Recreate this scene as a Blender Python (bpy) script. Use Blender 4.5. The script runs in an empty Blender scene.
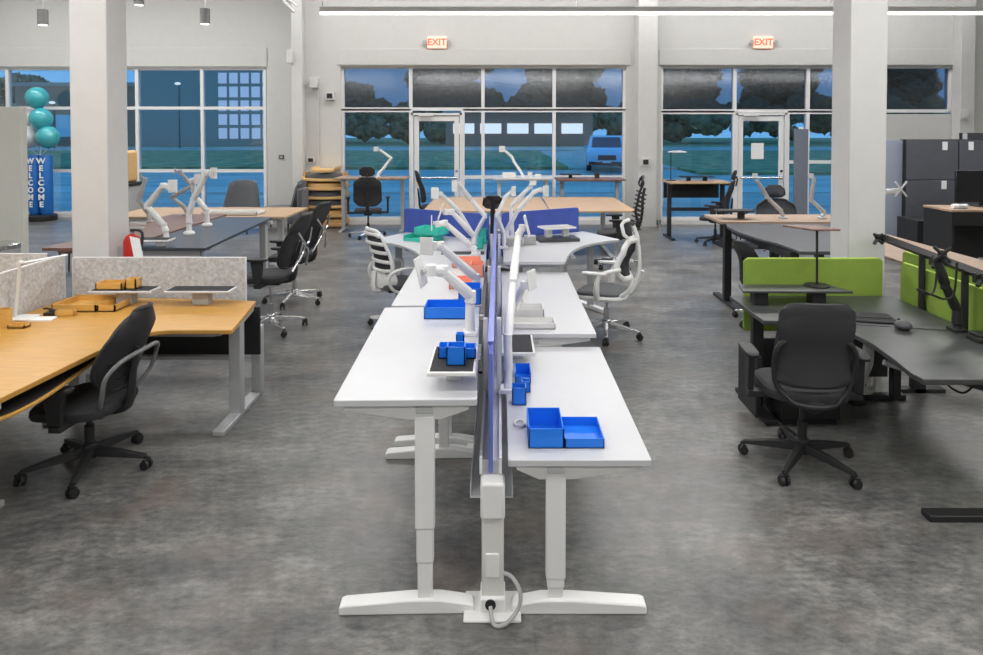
import bpy, bmesh, math, random
from mathutils import Vector, Matrix
R = math.radians
C = bpy.context.scene.collection
random.seed(7)
scn = bpy.context.scene

# ------------------------------------------------------------------ camera
F = 675.0; PITCH = R(1.4); H = 2.0; CY = 327.5 - 182
cd = bpy.data.cameras.new('camera'); cam = bpy.data.objects.new('camera', cd); C.objects.link(cam)
cam.location = (0, 0, H); cam.rotation_euler = (R(90) - PITCH, 0, 0)
cd.sensor_width = 36; cd.lens = F / 983 * 36; cd.shift_x = -7.5 / 983; cd.shift_y = -182 / 983
cd.clip_end = 400
scn.camera = cam

# ------------------------------------------------------------------ world, exposure
w = bpy.data.worlds.new('dusk'); scn.world = w; w.use_nodes = True
nt = w.node_tree; nt.nodes.clear()
out = nt.nodes.new('ShaderNodeOutputWorld'); bg = nt.nodes.new('ShaderNodeBackground')
tc = nt.nodes.new('ShaderNodeTexCoord'); sep = nt.nodes.new('ShaderNodeSeparateXYZ')
rp = nt.nodes.new('ShaderNodeValToRGB')
rp.color_ramp.elements[0].position = 0.0; rp.color_ramp.elements[0].color = (0.10, 0.27, 0.50, 1)
rp.color_ramp.elements[1].position = 0.35; rp.color_ramp.elements[1].color = (0.045, 0.21, 0.48, 1)
nt.links.new(tc.outputs['Generated'], sep.inputs[0]); nt.links.new(sep.outputs['Z'], rp.inputs[0])
nt.links.new(rp.outputs[0], bg.inputs[0]); bg.inputs[1].default_value = 1.7
nt.links.new(bg.outputs[0], out.inputs[0])
scn.view_settings.view_transform = 'Standard'; scn.view_settings.look = 'None'
scn.view_settings.gamma = 1.0; scn.view_settings.use_curve_mapping = False
scn.view_settings.exposure = 0.27

LAMP = 15.0
PEND = 10.0

# ------------------------------------------------------------------ pixel <-> room helpers
def at(px, py, z=None, Y=None):
    a = (px - 499) / F; b = (CY - py) / F
    d = Vector((a, math.cos(PITCH) + b * math.sin(PITCH), -math.sin(PITCH) + b * math.cos(PITCH)))
    t = (z - H) / d.z if z is not None else Y / d.y
    return Vector((0, 0, H)) + d * t

# ------------------------------------------------------------------ materials
M = {}
def mat(name, col, rough=.5, metal=0, spec=.5, emit=0, bump=0, bscale=60, vary=0, vscale=8, trans=0, stretch=None, coat=0, sheen=0):
    m = bpy.data.materials.new(name); m.use_nodes = True; n = m.node_tree.nodes; l = m.node_tree.links
    b = n['Principled BSDF']; b.inputs['Base Color'].default_value = (*col, 1)
    b.inputs['Roughness'].default_value = rough; b.inputs['Metallic'].default_value = metal
    b.inputs['Specular IOR Level'].default_value = spec
    b.inputs['Coat Weight'].default_value = coat; b.inputs['Sheen Weight'].default_value = sheen
    if emit:
        b.inputs['Emission Color'].default_value = (*col, 1); b.inputs['Emission Strength'].default_value = emit
    t = n.new('ShaderNodeTexCoord'); mp = n.new('ShaderNodeMapping'); l.new(t.outputs['Object'], mp.inputs[0])
    if stretch: mp.inputs['Scale'].default_value = stretch
    nz = n.new('ShaderNodeTexNoise'); nz.inputs['Scale'].default_value = vscale; nz.inputs['Detail'].default_value = 5
    l.new(mp.outputs[0], nz.inputs[0])
    v = vary if vary else .02
    r = n.new('ShaderNodeValToRGB')
    r.color_ramp.elements[0].position = .3; r.color_ramp.elements[1].position = .7
    r.color_ramp.elements[0].color = (*[max(0, c * (1 - v)) for c in col], 1)
    r.color_ramp.elements[1].color = (*[min(1, c * (1 + v)) for c in col], 1)
    l.new(nz.outputs['Fac'], r.inputs[0]); l.new(r.outputs[0], b.inputs['Base Color'])
    if bump:
        n2 = n.new('ShaderNodeTexNoise'); n2.inputs['Scale'].default_value = bscale; n2.inputs['Detail'].default_value = 3
        l.new(mp.outputs[0], n2.inputs[0])
        bp = n.new('ShaderNodeBump'); bp.inputs['Strength'].default_value = bump; bp.inputs['Distance'].default_value = .01
        l.new(n2.outputs['Fac'], bp.inputs['Height']); l.new(bp.outputs[0], b.inputs['Normal'])
    if trans:
        tr = n.new('ShaderNodeBsdfTransparent'); mx = n.new('ShaderNodeMixShader'); mx.inputs[0].default_value = trans
        o = n['Material Output']
        l.new(b.outputs[0], mx.inputs[1]); l.new(tr.outputs[0], mx.inputs[2]); l.new(mx.outputs[0], o.inputs[0])
    M[name] = m; return m

mat('wall', (.60, .60, .585), .85, bump=.08, bscale=40, vary=.015)
mat('wall_trim', (.62, .62, .61), .7)
mat('ceiling', (.66, .66, .65), .9)
mat('pillar', (.64, .635, .625), .8, bump=.04)
mat('baseboard', (.16, .17, .18), .6)
mat('partition', (.66, .66, .60), .7)
mat('alum', (.80, .80, .80), .45)
mat('white_lam', (.60, .605, .625), .35, vary=.01)
mat('white_metal', (.84, .84, .83), .38)
mat('cream_metal', (.74, .73, .70), .45)
mat('silver', (.52, .53, .54), .42, .35)
mat('housing_white', (.93, .93, .92), .6)
mat('shade_grey', (.20, .20, .20), .5, .2)
mat('chrome', (.75, .75, .76), .18, 1)
mat('grey_plastic', (.42, .42, .42), .5)
mat('light_grey', (.62, .63, .64), .5)
mat('tray_grey', (.66, .67, .69), .45, trans=.12)
mat('black', (.017, .017, .018), .5)
mat('black_soft', (.026, .026, .028), .75, bump=.15, bscale=300)
mat('charcoal', (.036, .036, .039), .85, bump=.2, bscale=400)
mat('dark_fabric', (.085, .09, .10), .9, bump=.25, bscale=300, sheen=.3)
mat('mesh', (.035, .035, .04), .7, trans=.18, bump=.2, bscale=500)
mat('black_lam', (.052, .056, .056), .38, vary=.12, vscale=20)
mat('navy_lam', (.040, .045, .055), .35, vary=.1, vscale=20)
mat('grey_lam', (.065, .067, .072), .4, vary=.08)
mat('wood_yellow', (.54, .285, .06), .38, vary=.1, vscale=6, stretch=(1, 8, 1))
mat('wood_box', (.70, .40, .10), .45, vary=.1, vscale=10, stretch=(1, 6, 6))
mat('wood_light', (.50, .335, .195), .45, vary=.08, vscale=5, stretch=(1, 8, 1))
mat('wood_ply', (.74, .46, .18), .45, vary=.12, vscale=6, stretch=(1, 6, 6))
mat('wood_brown', (.20, .105, .075), .45, vary=.3, vscale=5, stretch=(1, 10, 1))
mat('wood_tan', (.38, .27, .19), .45, vary=.15, vscale=5, stretch=(1, 10, 1))
mat('felt', (.56, .555, .55), .95, bump=.3, bscale=120, vary=.22, vscale=45)
mat('felt_edge', (.72, .72, .72), .6)
mat('felt_blue', (.075, .125, .50), .9, bump=.2, bscale=200, vary=.06)
mat('acrylic_blue', (.16, .20, .62), .3, trans=.10)
mat('felt_green', (.25, .37, .055), .9, bump=.2, bscale=200, vary=.06)
mat('green_edge', (.55, .78, .12), .7)
mat('blue_plastic', (.012, .20, .82), .4)
mat('teal_plastic', (.06, .62, .50), .4)
mat('coral_plastic', (.90, .36, .25), .45)
mat('white_plastic', (.80, .79, .76), .4)
mat('red', (.55, .02, .015), .3)
mat('panel_grey', (.062, .067, .080), .9, bump=.15, bscale=200, vary=.08)
mat('panel_light', (.24, .27, .34), .9, bump=.1, bscale=200)
mat('panel_side', (.13, .15, .19), .9)
mat('balloon_teal', (.05, .42, .48), .12, coat=.6)
mat('balloon_white', (.55, .60, .64), .15, coat=.6)
mat('welcome_blue', (.01, .15, .50), .4, emit=0)
mat('lettering', (.85, .88, .9), .5)
mat('exit_face', (1.0, .62, .50), .5, emit=.45)
mat('exit_red', (1.0, .13, .07), .5, emit=.8)
mat('lamp_glow', (1.0, .985, .95), .5, emit=2.2)
mat('paper', (.85, .85, .85), .8)
mat('glow_outdoor', (1.0, .93, .85), .5, emit=.7)  # street lamp heads, and panels standing in for reflections in the glass
mat('dim_win', (.8, .78, .85), .5, emit=.28)
mat('screen_black', (.012, .013, .016), .2)
mat('car_blue', (.50, .74, .95), .25, .1, coat=.8)
mat('tyre', (.02, .02, .025), .8)
mat('headlight', (.7, .8, .9), .1)
mat('carglass', (.03, .06, .10), .08)
mat('grass', (.36, .33, .14), .95, bump=.6, bscale=8, vary=.5, vscale=1.1)
mat('asphalt', (.55, .54, .46), .4, bump=.15, bscale=4, vary=.35, vscale=1.2, stretch=(.25, 1, 1))  # stretched tone streaks imitate reflections on the pavement
mat('sidewalk', (.72, .70, .62), .6, vary=.08, vscale=.3)
mat('mulch', (.25, .14, .12), .9, vary=.3)
mat('leaf', (.20, .17, .09), .9, bump=.8, bscale=4, vary=.6, vscale=1.5)
mat('bark', (.14, .12, .10), .9, vary=.3)
mat('bldg', (.55, .42, .34), .9, vary=.1)
mat('bldg_brick', (.60, .26, .17), .9, vary=.2)

# architectural glass: clear transmission plus the real Fresnel mirror of the room
def glass(name, tint, boost=1.0, rg=0.0):
    m = bpy.data.materials.new(name); m.use_nodes = True; n = m.node_tree.nodes; l = m.node_tree.links; n.clear()
    o = n.new('ShaderNodeOutputMaterial'); t = n.new('ShaderNodeBsdfTransparent'); g = n.new('ShaderNodeBsdfGlossy')
    t.inputs[0].default_value = (*tint, 1); g.inputs['Roughness'].default_value = rg
    fr = n.new('ShaderNodeFresnel'); fr.inputs[0].default_value = 1.5
    mu = n.new('ShaderNodeMath'); mu.operation = 'MULTIPLY'; mu.inputs[1].default_value = boost; mu.use_clamp = True
    mx = n.new('ShaderNodeMixShader')
    l.new(fr.outputs[0], mu.inputs[0]); l.new(mu.outputs[0], mx.inputs[0]); l.new(t.outputs[0], mx.inputs[1]); l.new(g.outputs[0], mx.inputs[2])
    l.new(mx.outputs[0], o.inputs[0]); M[name] = m
glass('glass', (.86, .91, .93), 1.5)
glass('glass_tint', (.55, .56, .60), 2.6, .13)

# floor: big vinyl planks in mottled slate grey
def floor_mat():
    m = bpy.data.materials.new('floor_vinyl'); m.use_nodes = True; n = m.node_tree.nodes; l = m.node_tree.links
    b = n['Principled BSDF']; t = n.new('ShaderNodeTexCoord')
    mp = n.new('ShaderNodeMapping'); l.new(t.outputs['Object'], mp.inputs[0])
    br = n.new('ShaderNodeTexBrick'); br.inputs['Scale'].default_value = 1.0
    br.inputs['Brick Width'].default_value = .92; br.inputs['Row Height'].default_value = .46; br.inputs['Mortar Size'].default_value = .0015
    br.inputs['Color1'].default_value = (.45, .45, .45, 1); br.inputs['Color2'].default_value = (.55, .55, .55, 1); br.inputs['Mortar'].default_value = (.42, .42, .42, 1)
    l.new(mp.outputs[0], br.inputs[0])
    m2 = n.new('ShaderNodeMapping'); m2.inputs['Scale'].default_value = (1.0, 1.7, 1); l.new(t.outputs['Object'], m2.inputs[0])
    a = n.new('ShaderNodeTexNoise'); a.inputs['Scale'].default_value = 1.6; a.inputs['Detail'].default_value = 9; a.inputs['Roughness'].default_value = .68
    l.new(m2.outputs[0], a.inputs[0])
    c = n.new('ShaderNodeTexNoise'); c.inputs['Scale'].default_value = 13; c.inputs['Detail'].default_value = 8; c.inputs['Roughness'].default_value = .7
    l.new(m2.outputs[0], c.inputs[0])
    r1 = n.new('ShaderNodeValToRGB'); e = r1.color_ramp.elements
    e[0].position = .33; e[0].color = (.072, .075, .077, 1); e[1].position = .68; e[1].color = (.215, .211, .204, 1)
    k = e.new(.5); k.color = (.130, .131, .129, 1)
    l.new(a.outputs['Fac'], r1.inputs[0])
    r2 = n.new('ShaderNodeValToRGB'); e = r2.color_ramp.elements
    e[0].position = .3; e[0].color = (.46, .47, .49, 1); e[1].position = .72; e[1].color = (1.65, 1.62, 1.56, 1)
    l.new(c.outputs['Fac'], r2.inputs[0])
    mm = n.new('ShaderNodeMix'); mm.data_type = 'RGBA'; mm.blend_type = 'MULTIPLY'; mm.inputs[0].default_value = 1
    l.new(r1.outputs[0], mm.inputs[6]); l.new(r2.outputs[0], mm.inputs[7])
    m3 = n.new('ShaderNodeMix'); m3.data_type = 'RGBA'; m3.blend_type = 'MULTIPLY'; m3.inputs[0].default_value = 1
    l.new(mm.outputs[2], m3.inputs[6]); 
    sc = n.new('ShaderNodeMix'); sc.data_type = 'RGBA'; sc.blend_type = 'ADD'; sc.inputs[0].default_value = 1
    l.new(br.outputs[0], sc.inputs[6]); sc.inputs[7].default_value = (.62, .62, .62, 1)
    l.new(sc.outputs[2], m3.inputs[7])
    # rusty brown clouds
    d = n.new('ShaderNodeTexNoise'); d.inputs['Scale'].default_value = 2.3; d.inputs['Detail'].default_value = 6
    l.new(t.outputs['Object'], d.inputs[0])
    r3 = n.new('ShaderNodeValToRGB'); r3.color_ramp.elements[0].position = .52; r3.color_ramp.elements[1].position = .75
    r3.color_ramp.elements[0].color = (0, 0, 0, 1); r3.color_ramp.elements[1].color = (.6, .6, .6, 1)
    l.new(d.outputs['Fac'], r3.inputs[0])
    m4 = n.new('ShaderNodeMix'); m4.data_type = 'RGBA'; m4.blend_type = 'MIX'
    l.new(r3.outputs[0], m4.inputs[0]); l.new(m3.outputs[2], m4.inputs[6]); m4.inputs[7].default_value = (.175, .135, .108, 1)
    l.new(m4.outputs[2], b.inputs['Base Color'])
    b.inputs['Roughness'].default_value = .42
    rr = n.new('ShaderNodeMapRange'); rr.inputs[3].default_value = .24; rr.inputs[4].default_value = .46
    l.new(c.outputs['Fac'], rr.inputs[0]); l.new(rr.outputs[0], b.inputs['Roughness'])
    bp = n.new('ShaderNodeBump'); bp.inputs['Strength'].default_value = .12; bp.inputs['Distance'].default_value = .004
    l.new(c.outputs['Fac'], bp.inputs['Height']); l.new(bp.outputs[0], b.inputs['Normal'])
    M['floor'] = m
floor_mat()

# ------------------------------------------------------------------ mesh builder
class MB:
    def __init__(s, o=(0, 0, 0), rz=0): s.v = []; s.f = []; s.o = Vector(o); s.m = Matrix.Rotation(rz, 3, 'Z')
    def add(s, vs, fs):
        k = len(s.v); s.v += [s.m @ (Vector(v) - s.o) for v in vs] if (s.o.length or s.m != Matrix.Identity(3)) else [Vector(v) for v in vs]
        s.f += [tuple(i + k for i in f) for f in fs]; return s
    def box(s, x0, x1, y0, y1, z0, z1, rot=None, piv=None):
        vs = [Vector(p) for p in ((x0, y0, z0), (x1, y0, z0), (x1, y1, z0), (x0, y1, z0), (x0, y0, z1), (x1, y0, z1), (x1, y1, z1), (x0, y1, z1))]
        if rot is not None:
            pv = Vector(piv) if piv is not None else Vector(((x0 + x1) / 2, (y0 + y1) / 2, (z0 + z1) / 2))
            vs = [rot @ (v - pv) + pv for v in vs]
        return s.add(vs, [(0, 3, 2, 1), (4, 5, 6, 7), (0, 1, 5, 4), (1, 2, 6, 5), (2, 3, 7, 6), (3, 0, 4, 7)])
    def obox(s, c, ax, size):   # oriented box: centre, 3 axes matrix columns, full sizes
        vs = []
        for k in (-.5, .5):
            for j in (-.5, .5):
                for i in (-.5, .5): vs.append(Vector(c) + ax @ Vector((i * size[0], j * size[1], k * size[2])))
        return s.add(vs, [(0, 2, 3, 1), (4, 5, 7, 6), (0, 1, 5, 4), (1, 3, 7, 5), (3, 2, 6, 7), (2, 0, 4, 6)])
    def prism(s, pts, z0, z1):
        n = len(pts); a = sum(pts[i][0] * pts[(i + 1) % n][1] - pts[(i + 1) % n][0] * pts[i][1] for i in range(n))
        if a < 0: pts = pts[::-1]
        vs = [(x, y, z0) for x, y in pts] + [(x, y, z1) for x, y in pts]
        return s.add(vs, [tuple(range(n))[::-1], tuple(range(n, 2 * n))] + [(i, (i + 1) % n, n + (i + 1) % n, n + i) for i in range(n)])
    def prism_axis(s, pts, a0, a1, axis='x'):   # pts in the other two axes
        n = len(pts)
        mk = (lambda a, p: (a, p[0], p[1])) if axis == 'x' else (lambda a, p: (p[0], a, p[1]))
        vs = [mk(a0, p) for p in pts] + [mk(a1, p) for p in pts]
        return s.add(vs, [tuple(range(n)), tuple(range(2 * n - 1, n - 1, -1))] + [(i, n + i, n + (i + 1) % n, (i + 1) % n) for i in range(n)])
    def lathe(s, c, prof, n=20, ax=None):   # prof: (r, h) along axis
        ax = ax or Matrix.Identity(3); c = Vector(c); vs = []; fs = []
        for r, h in prof:
            for i in range(n):
                a = 2 * math.pi * i / n; vs.append(c + ax @ Vector((r * math.cos(a), r * math.sin(a), h)))
        for j in range(len(prof) - 1):
            for i in range(n):
                fs.append((j * n + i, j * n + (i + 1) % n, (j + 1) * n + (i + 1) % n, (j + 1) * n + i))
        fs.append(tuple(range(n))[::-1]); fs.append(tuple(range((len(prof) - 1) * n, len(prof) * n)))
        return s.add(vs, fs)
    def cyl(s, a, b, r, r2=None, n=16):
        a = Vector(a); b = Vector(b); d = b - a; r2 = r if r2 is None else r2
        q = d.to_track_quat('Z', 'Y').to_matrix()
        return s.lathe(a, [(r, 0), (r2, d.length)], n, q)
    def tube(s, pts, r, n=8, closed=False, smooth=0, flat=1.0, up=None):
        pts = [Vector(p) for p in pts]
        rad = list(r) if isinstance(r, (list, tuple)) else [r] * len(pts)
        if smooth:
            q = []; rr = []; m = len(pts)
            rng = range(m) if closed else range(m - 1)
            for i in rng:
                p0 = pts[(i - 1) % m] if closed or i > 0 else pts[0]; p1 = pts[i]; p2 = pts[(i + 1) % m]
                p3 = pts[(i + 2) % m] if closed or i + 2 < m else pts[-1]
                for k in range(smooth):
                    t = k / smooth
                    q.append(.5 * ((2 * p1) + (p2 - p0) * t + (2 * p0 - 5 * p1 + 4 * p2 - p3) * t * t + (3 * p1 - p0 - 3 * p2 + p3) * t ** 3))
                    rr.append(rad[i] * (1 - t) + rad[(i + 1) % m] * t)
            if not closed: q.append(pts[-1]); rr.append(rad[-1])
            pts, rad = q, rr
        m = len(pts); vs = []; fs = []
        nrm = None
        for i, p in enumerate(pts):
            if closed: d = pts[(i + 1) % m] - pts[(i - 1) % m]
            else: d = pts[min(i + 1, m - 1)] - pts[max(i - 1, 0)]
            d.normalize()
            if up is not None: u = Vector(up) - d * d.dot(Vector(up))
            elif nrm is None: u = Vector((0, 0, 1)) - d * d.z if abs(d.z) < .95 else Vector((1, 0, 0)) - d * d.x
            else: u = nrm - d * d.dot(nrm)
            if u.length < 1e-6: u = d.orthogonal()
            u.normalize(); nrm = u; w_ = d.cross(u)
            for k in range(n):
                a = 2 * math.pi * k / n
                vs.append(p + u * math.cos(a) * rad[i] * flat + w_ * math.sin(a) * rad[i])
        for i in range(m if closed else m - 1):
            j = (i + 1) % m
            for k in range(n): fs.append((i * n + k, i * n + (k + 1) % n, j * n + (k + 1) % n, j * n + k))
        if not closed: fs.append(tuple(range(n))[::-1]); fs.append(tuple(range((m - 1) * n, m * n)))
        return s.add(vs, fs)
    def shell(s, fn, nu, nv, th):   # thick curved sheet
        P = [[Vector(fn(i / nu, j / nv)) for j in range(nv + 1)] for i in range(nu + 1)]
        top = []; bot = []
        for i in range(nu + 1):
            for j in range(nv + 1):
                du = P[min(i + 1, nu)][j] - P[max(i - 1, 0)][j]; dv = P[i][min(j + 1, nv)] - P[i][max(j - 1, 0)]
                nn = du.cross(dv); nn.normalize()
                e = th / 2 * (0.45 if i in (0, nu) or j in (0, nv) else 1)
                top.append(P[i][j] + nn * e); bot.append(P[i][j] - nn * e)
        N = len(top); I = lambda i, j: i * (nv + 1) + j; fs = []
        for i in range(nu):
            for j in range(nv):
                fs.append((I(i, j), I(i + 1, j), I(i + 1, j + 1), I(i, j + 1)))
                fs.append((N + I(i, j), N + I(i, j + 1), N + I(i + 1, j + 1), N + I(i + 1, j)))
        for i in range(nu):
            fs.append((I(i, 0), N + I(i, 0), N + I(i + 1, 0), I(i + 1, 0))); fs.append((I(i, nv), I(i + 1, nv), N + I(i + 1, nv), N + I(i, nv)))
        for j in range(nv):
            fs.append((I(0, j), I(0, j + 1), N + I(0, j + 1), N + I(0, j))); fs.append((I(nu, j), N + I(nu, j), N + I(nu, j + 1), I(nu, j + 1)))
        return s.add(top + bot, fs)
    def pad(s, cx, cy, z, w, d, h, e=3.2, front=0.0, n=32, dome=0.0):   # rounded cushion
        lv = [(.86, 0), (.97, .15), (1, .45), (.99, .75), (.93, .93), (.75, 1.0), (.4, 1.0 + dome)]
        vs = []; fs = []
        for k, t in lv:
            for i in range(n):
                a = 2 * math.pi * i / n; ca, sa = math.cos(a), math.sin(a)
                x = abs(ca) ** (2 / e) * (1 if ca > 0 else -1) * w / 2 * k; y = abs(sa) ** (2 / e) * (1 if sa > 0 else -1) * d / 2 * k
                yy = max(0, y / (d / 2)); vs.append((cx + x, cy + y, z + t * h - front * yy * yy))
        m = len(lv)
        for j in range(m - 1):
            for i in range(n): fs.append((j * n + i, j * n + (i + 1) % n, (j + 1) * n + (i + 1) % n, (j + 1) * n + i))
        fs.append(tuple(range(n))[::-1]); fs.append(tuple(range((m - 1) * n, m * n)))
        return s.add(vs, fs)
    def sphere(s, c, r, sx=1, sy=1, sz=1, n=20, m=12, drop=0):
        prof = []
        vs = []; fs = []
        for j in range(1, m):
            t = math.pi * j / m
            for i in range(n):
                a = 2 * math.pi * i / n; z = math.cos(t)
                k = 1 - drop * max(0, -z) ** 2
                vs.append((c[0] + r * sx * math.sin(t) * math.cos(a) * k, c[1] + r * sy * math.sin(t) * math.sin(a) * k, c[2] + r * sz * z))
        for j in range(m - 2):
            for i in range(n): fs.append((j * n + i, (j + 1) * n + i, (j + 1) * n + (i + 1) % n, j * n + (i + 1) % n))
        vs.append((c[0], c[1], c[2] + r * sz)); vs.append((c[0], c[1], c[2] - r * sz)); t = len(vs) - 2
        for i in range(n): fs.append((t, i, (i + 1) % n)); fs.append((t + 1, (m - 2) * n + (i + 1) % n, (m - 2) * n + i))
        return s.add(vs, fs)

def obj(name, mb, m, parent=None, bevel=0, smooth=True, loc=None, label=None):
    me = bpy.data.meshes.new(name); me.from_pydata([tuple(v) for v in mb.v], [], mb.f); me.update()
    me.materials.append(M[m] if isinstance(m, str) else m)
    if smooth:
        me.shade_smooth(); me.set_sharp_from_angle(angle=R(35))
    o = bpy.data.objects.new(name, me); C.objects.link(o)
    if parent: o.parent = parent
    if loc is not None: o.location = loc
    if bevel:
        b = o.modifiers.new('bevel', 'BEVEL'); b.width = bevel; b.segments = 2; b.limit_method = 'ANGLE'; b.angle_limit = R(40)
        if smooth: b.harden_normals = False
    if label: o['label'] = label
    return o
def tag(o, label, cat, group=None, kind=None):
    o['label'] = label; o['category'] = cat
    if group: o['group'] = group
    if kind: o['kind'] = kind
    return o
def thing(name, label, cat, loc=(0, 0, 0), rz=0, group=None):
    o = bpy.data.objects.new(name, None); C.objects.link(o); o.location = loc; o.rotation_euler = (0, 0, rz)
    o.empty_display_size = .1
    return tag(o, label, cat, group)
def struct(name, mb, m, parent=None, bevel=0, label=None):
    o = obj(name, mb, m, parent, bevel)
    if not parent: o['kind'] = 'structure'
    if label: o['label'] = label
    return o
def sroot(name, loc=(0, 0, 0)):
    o = bpy.data.objects.new(name, None); C.objects.link(o); o.location = loc; o['kind'] = 'structure'; o.empty_display_size = .1; return o
def B(*a, **k): return MB().box(*a, **k)
def rrect(x0, x1, y0, y1, r, n=5, corners=(1, 1, 1, 1)):
    pts = []
    for (cx, cy, a0), on in zip(((x1 - r, y0 + r, -90), (x1 - r, y1 - r, 0), (x0 + r, y1 - r, 90), (x0 + r, y0 + r, 180)), corners):
        if on:
            for i in range(n + 1):
                a = R(a0 + 90 * i / n); pts.append((cx + r * math.cos(a), cy + r * math.sin(a)))
        else: pts.append((x1 if a0 in (-90, 0) else x0, y0 if a0 in (-90, 180) else y1))
    return pts
def text_mesh(body, size, ext=.002, off=0):
    cu = bpy.data.curves.new('text', 'FONT'); cu.body = body; cu.size = size; cu.extrude = ext; cu.offset = off
    cu.align_x = 'CENTER'; cu.align_y = 'CENTER'
    o = bpy.data.objects.new('text', cu); C.objects.link(o)
    me = bpy.data.meshes.new_from_object(o.evaluated_get(bpy.context.evaluated_depsgraph_get()))
    bpy.data.objects.remove(o); return me
def text(name, body, size, m, parent, loc, rot, ext=.002, off=0, sx=1):
    me = text_mesh(body, size, ext, off); me.materials.clear(); me.materials.append(M[m])
    o = bpy.data.objects.new(name, me); C.objects.link(o); o.parent = parent; o.location = loc; o.rotation_euler = rot; o.scale = (sx, 1, 1); return o
# ================================================================== SETTING
YW = 14.06; YL = 15.2
struct('floor', B(-13, 13, -5, YL + .2, -.1, 0), 'floor')
struct('ceiling', B(-13, 13, -5, YL + .3, 5.9, 6.0), 'ceiling')
struct('wall_left', B(-13.2, -13, -5, YL + .3, 0, 6), 'wall')
struct('wall_right', B(13, 13.2, -5, YL + .3, 0, 6), 'wall')
struct('wall_back', B(-13.2, 13.2, -5.2, -5, 0, 6), 'wall')
# far wall, in bays with openings
def X(px, Y): return (px - 499) / F * Y
def Zp(py, Y): return at(499, py, Y=Y).z
zt = Zp(66.5, YW); zm = Zp(109, YW); zd = Zp(112, YW)
ml, mr = X(341, YW), X(626, YW); rl, rr_ = X(661, YW), X(953, YW)
ll = -13.0; lr = X(267, YL); zlt = Zp(68, YL)
wb = MB()
wb.box(-4.22, ml, YW, YW + .3, 0, zt); wb.box(mr, rl, YW, YW + .3, 0, zt); wb.box(rr_, 13, YW, YW + .3, 0, zt)
wb.box(-4.22, 13, YW, YW + .3, zt, 5.9)
# right-hand bay is walled up below the transom right of the pillar
wb.box(X(886, YW), rr_, YW + .05, YW + .3, 0, Zp(114, YW))
struct('wall_far', wb, 'wall')
wl = MB(); wl.box(lr, -4.22, YL, YL + .2, 0, 5.9); wl.box(ll, lr, YL, YL + .2, zlt, 5.9); wl.box(-4.25, -4.2, YW + .3, YL, 0, 5.9)
struct('wall_far_left', wl, 'wall')
# shallow soffit lines above the windows
z48 = Zp(49, YW)
struct('trim_1', B(ml - .05, mr + .1, YW - .025, YW, zt + .03, z48), 'wall', bevel=.004)
struct('trim_2', B(rl - .05, rr_ + .08, YW - .025, YW, zt + .03, z48), 'wall', bevel=.004)
struct('trim_3', B(ll, lr + .02, YL - .025, YL, zlt + .03, Zp(48, YL)), 'wall', bevel=.004)
struct('baseboard_far', MB().box(-4.05, ml, YW - .015, YW, 0, .1).box(mr, rl, YW - .015, YW, 0, .1).box(rr_, 9, YW - .015, YW, 0, .1), 'baseboard')
# pilasters
struct('trim_4', B(X(638, 13.7), X(657, 13.7), 13.7, YW, 0, 5.9), 'wall_trim', bevel=.006)
struct('trim_5', B(-4.25, -4.03, 13.85, YW, 0, 5.9), 'wall_trim', bevel=.006)
struct('trim_6', B(X(960, 13.8), X(974, 13.8), 13.8, YW, 0, 5.9), 'wall_trim', bevel=.006)
struct('trim_7', B(-4.33, -4.2, 13.78, 13.85, Zp(63, 13.8), Zp(50, 13.8)), 'wall_trim', bevel=.006)
# pillars
for nm, x0, x1 in (('pillar_right', 2.83, 3.13), ('pillar_left', -3.462, -3.16)):
    struct(nm, B(x0, x1, 5.45, 5.75, 0, 5.9), 'pillar', bevel=.008)
struct('partition_left', B(-8.4, X(27.3, 7.6), 7.5, 7.6, 0, 2.245), 'partition', bevel=.006)
# open web joist near the left pilaster
jj = MB(); jj.cyl((-4.6, 13.3, 5.2), (-3.95, 13.3, 4.2), .02).cyl((-4.75, 13.3, 5.0), (-4.1, 13.3, 4.05), .02)
jj.box(-4.9, -4.2, 13.26, 13.34, 4.86, 4.9)
struct('trim_8', MB().tube([at(277, -6, Y=13.4), at(294, 12, Y=13.4)], .03, 6).tube([at(281, -6, Y=13.4), at(297, 6, Y=13.4)], .02, 6), 'wall_trim')

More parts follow.
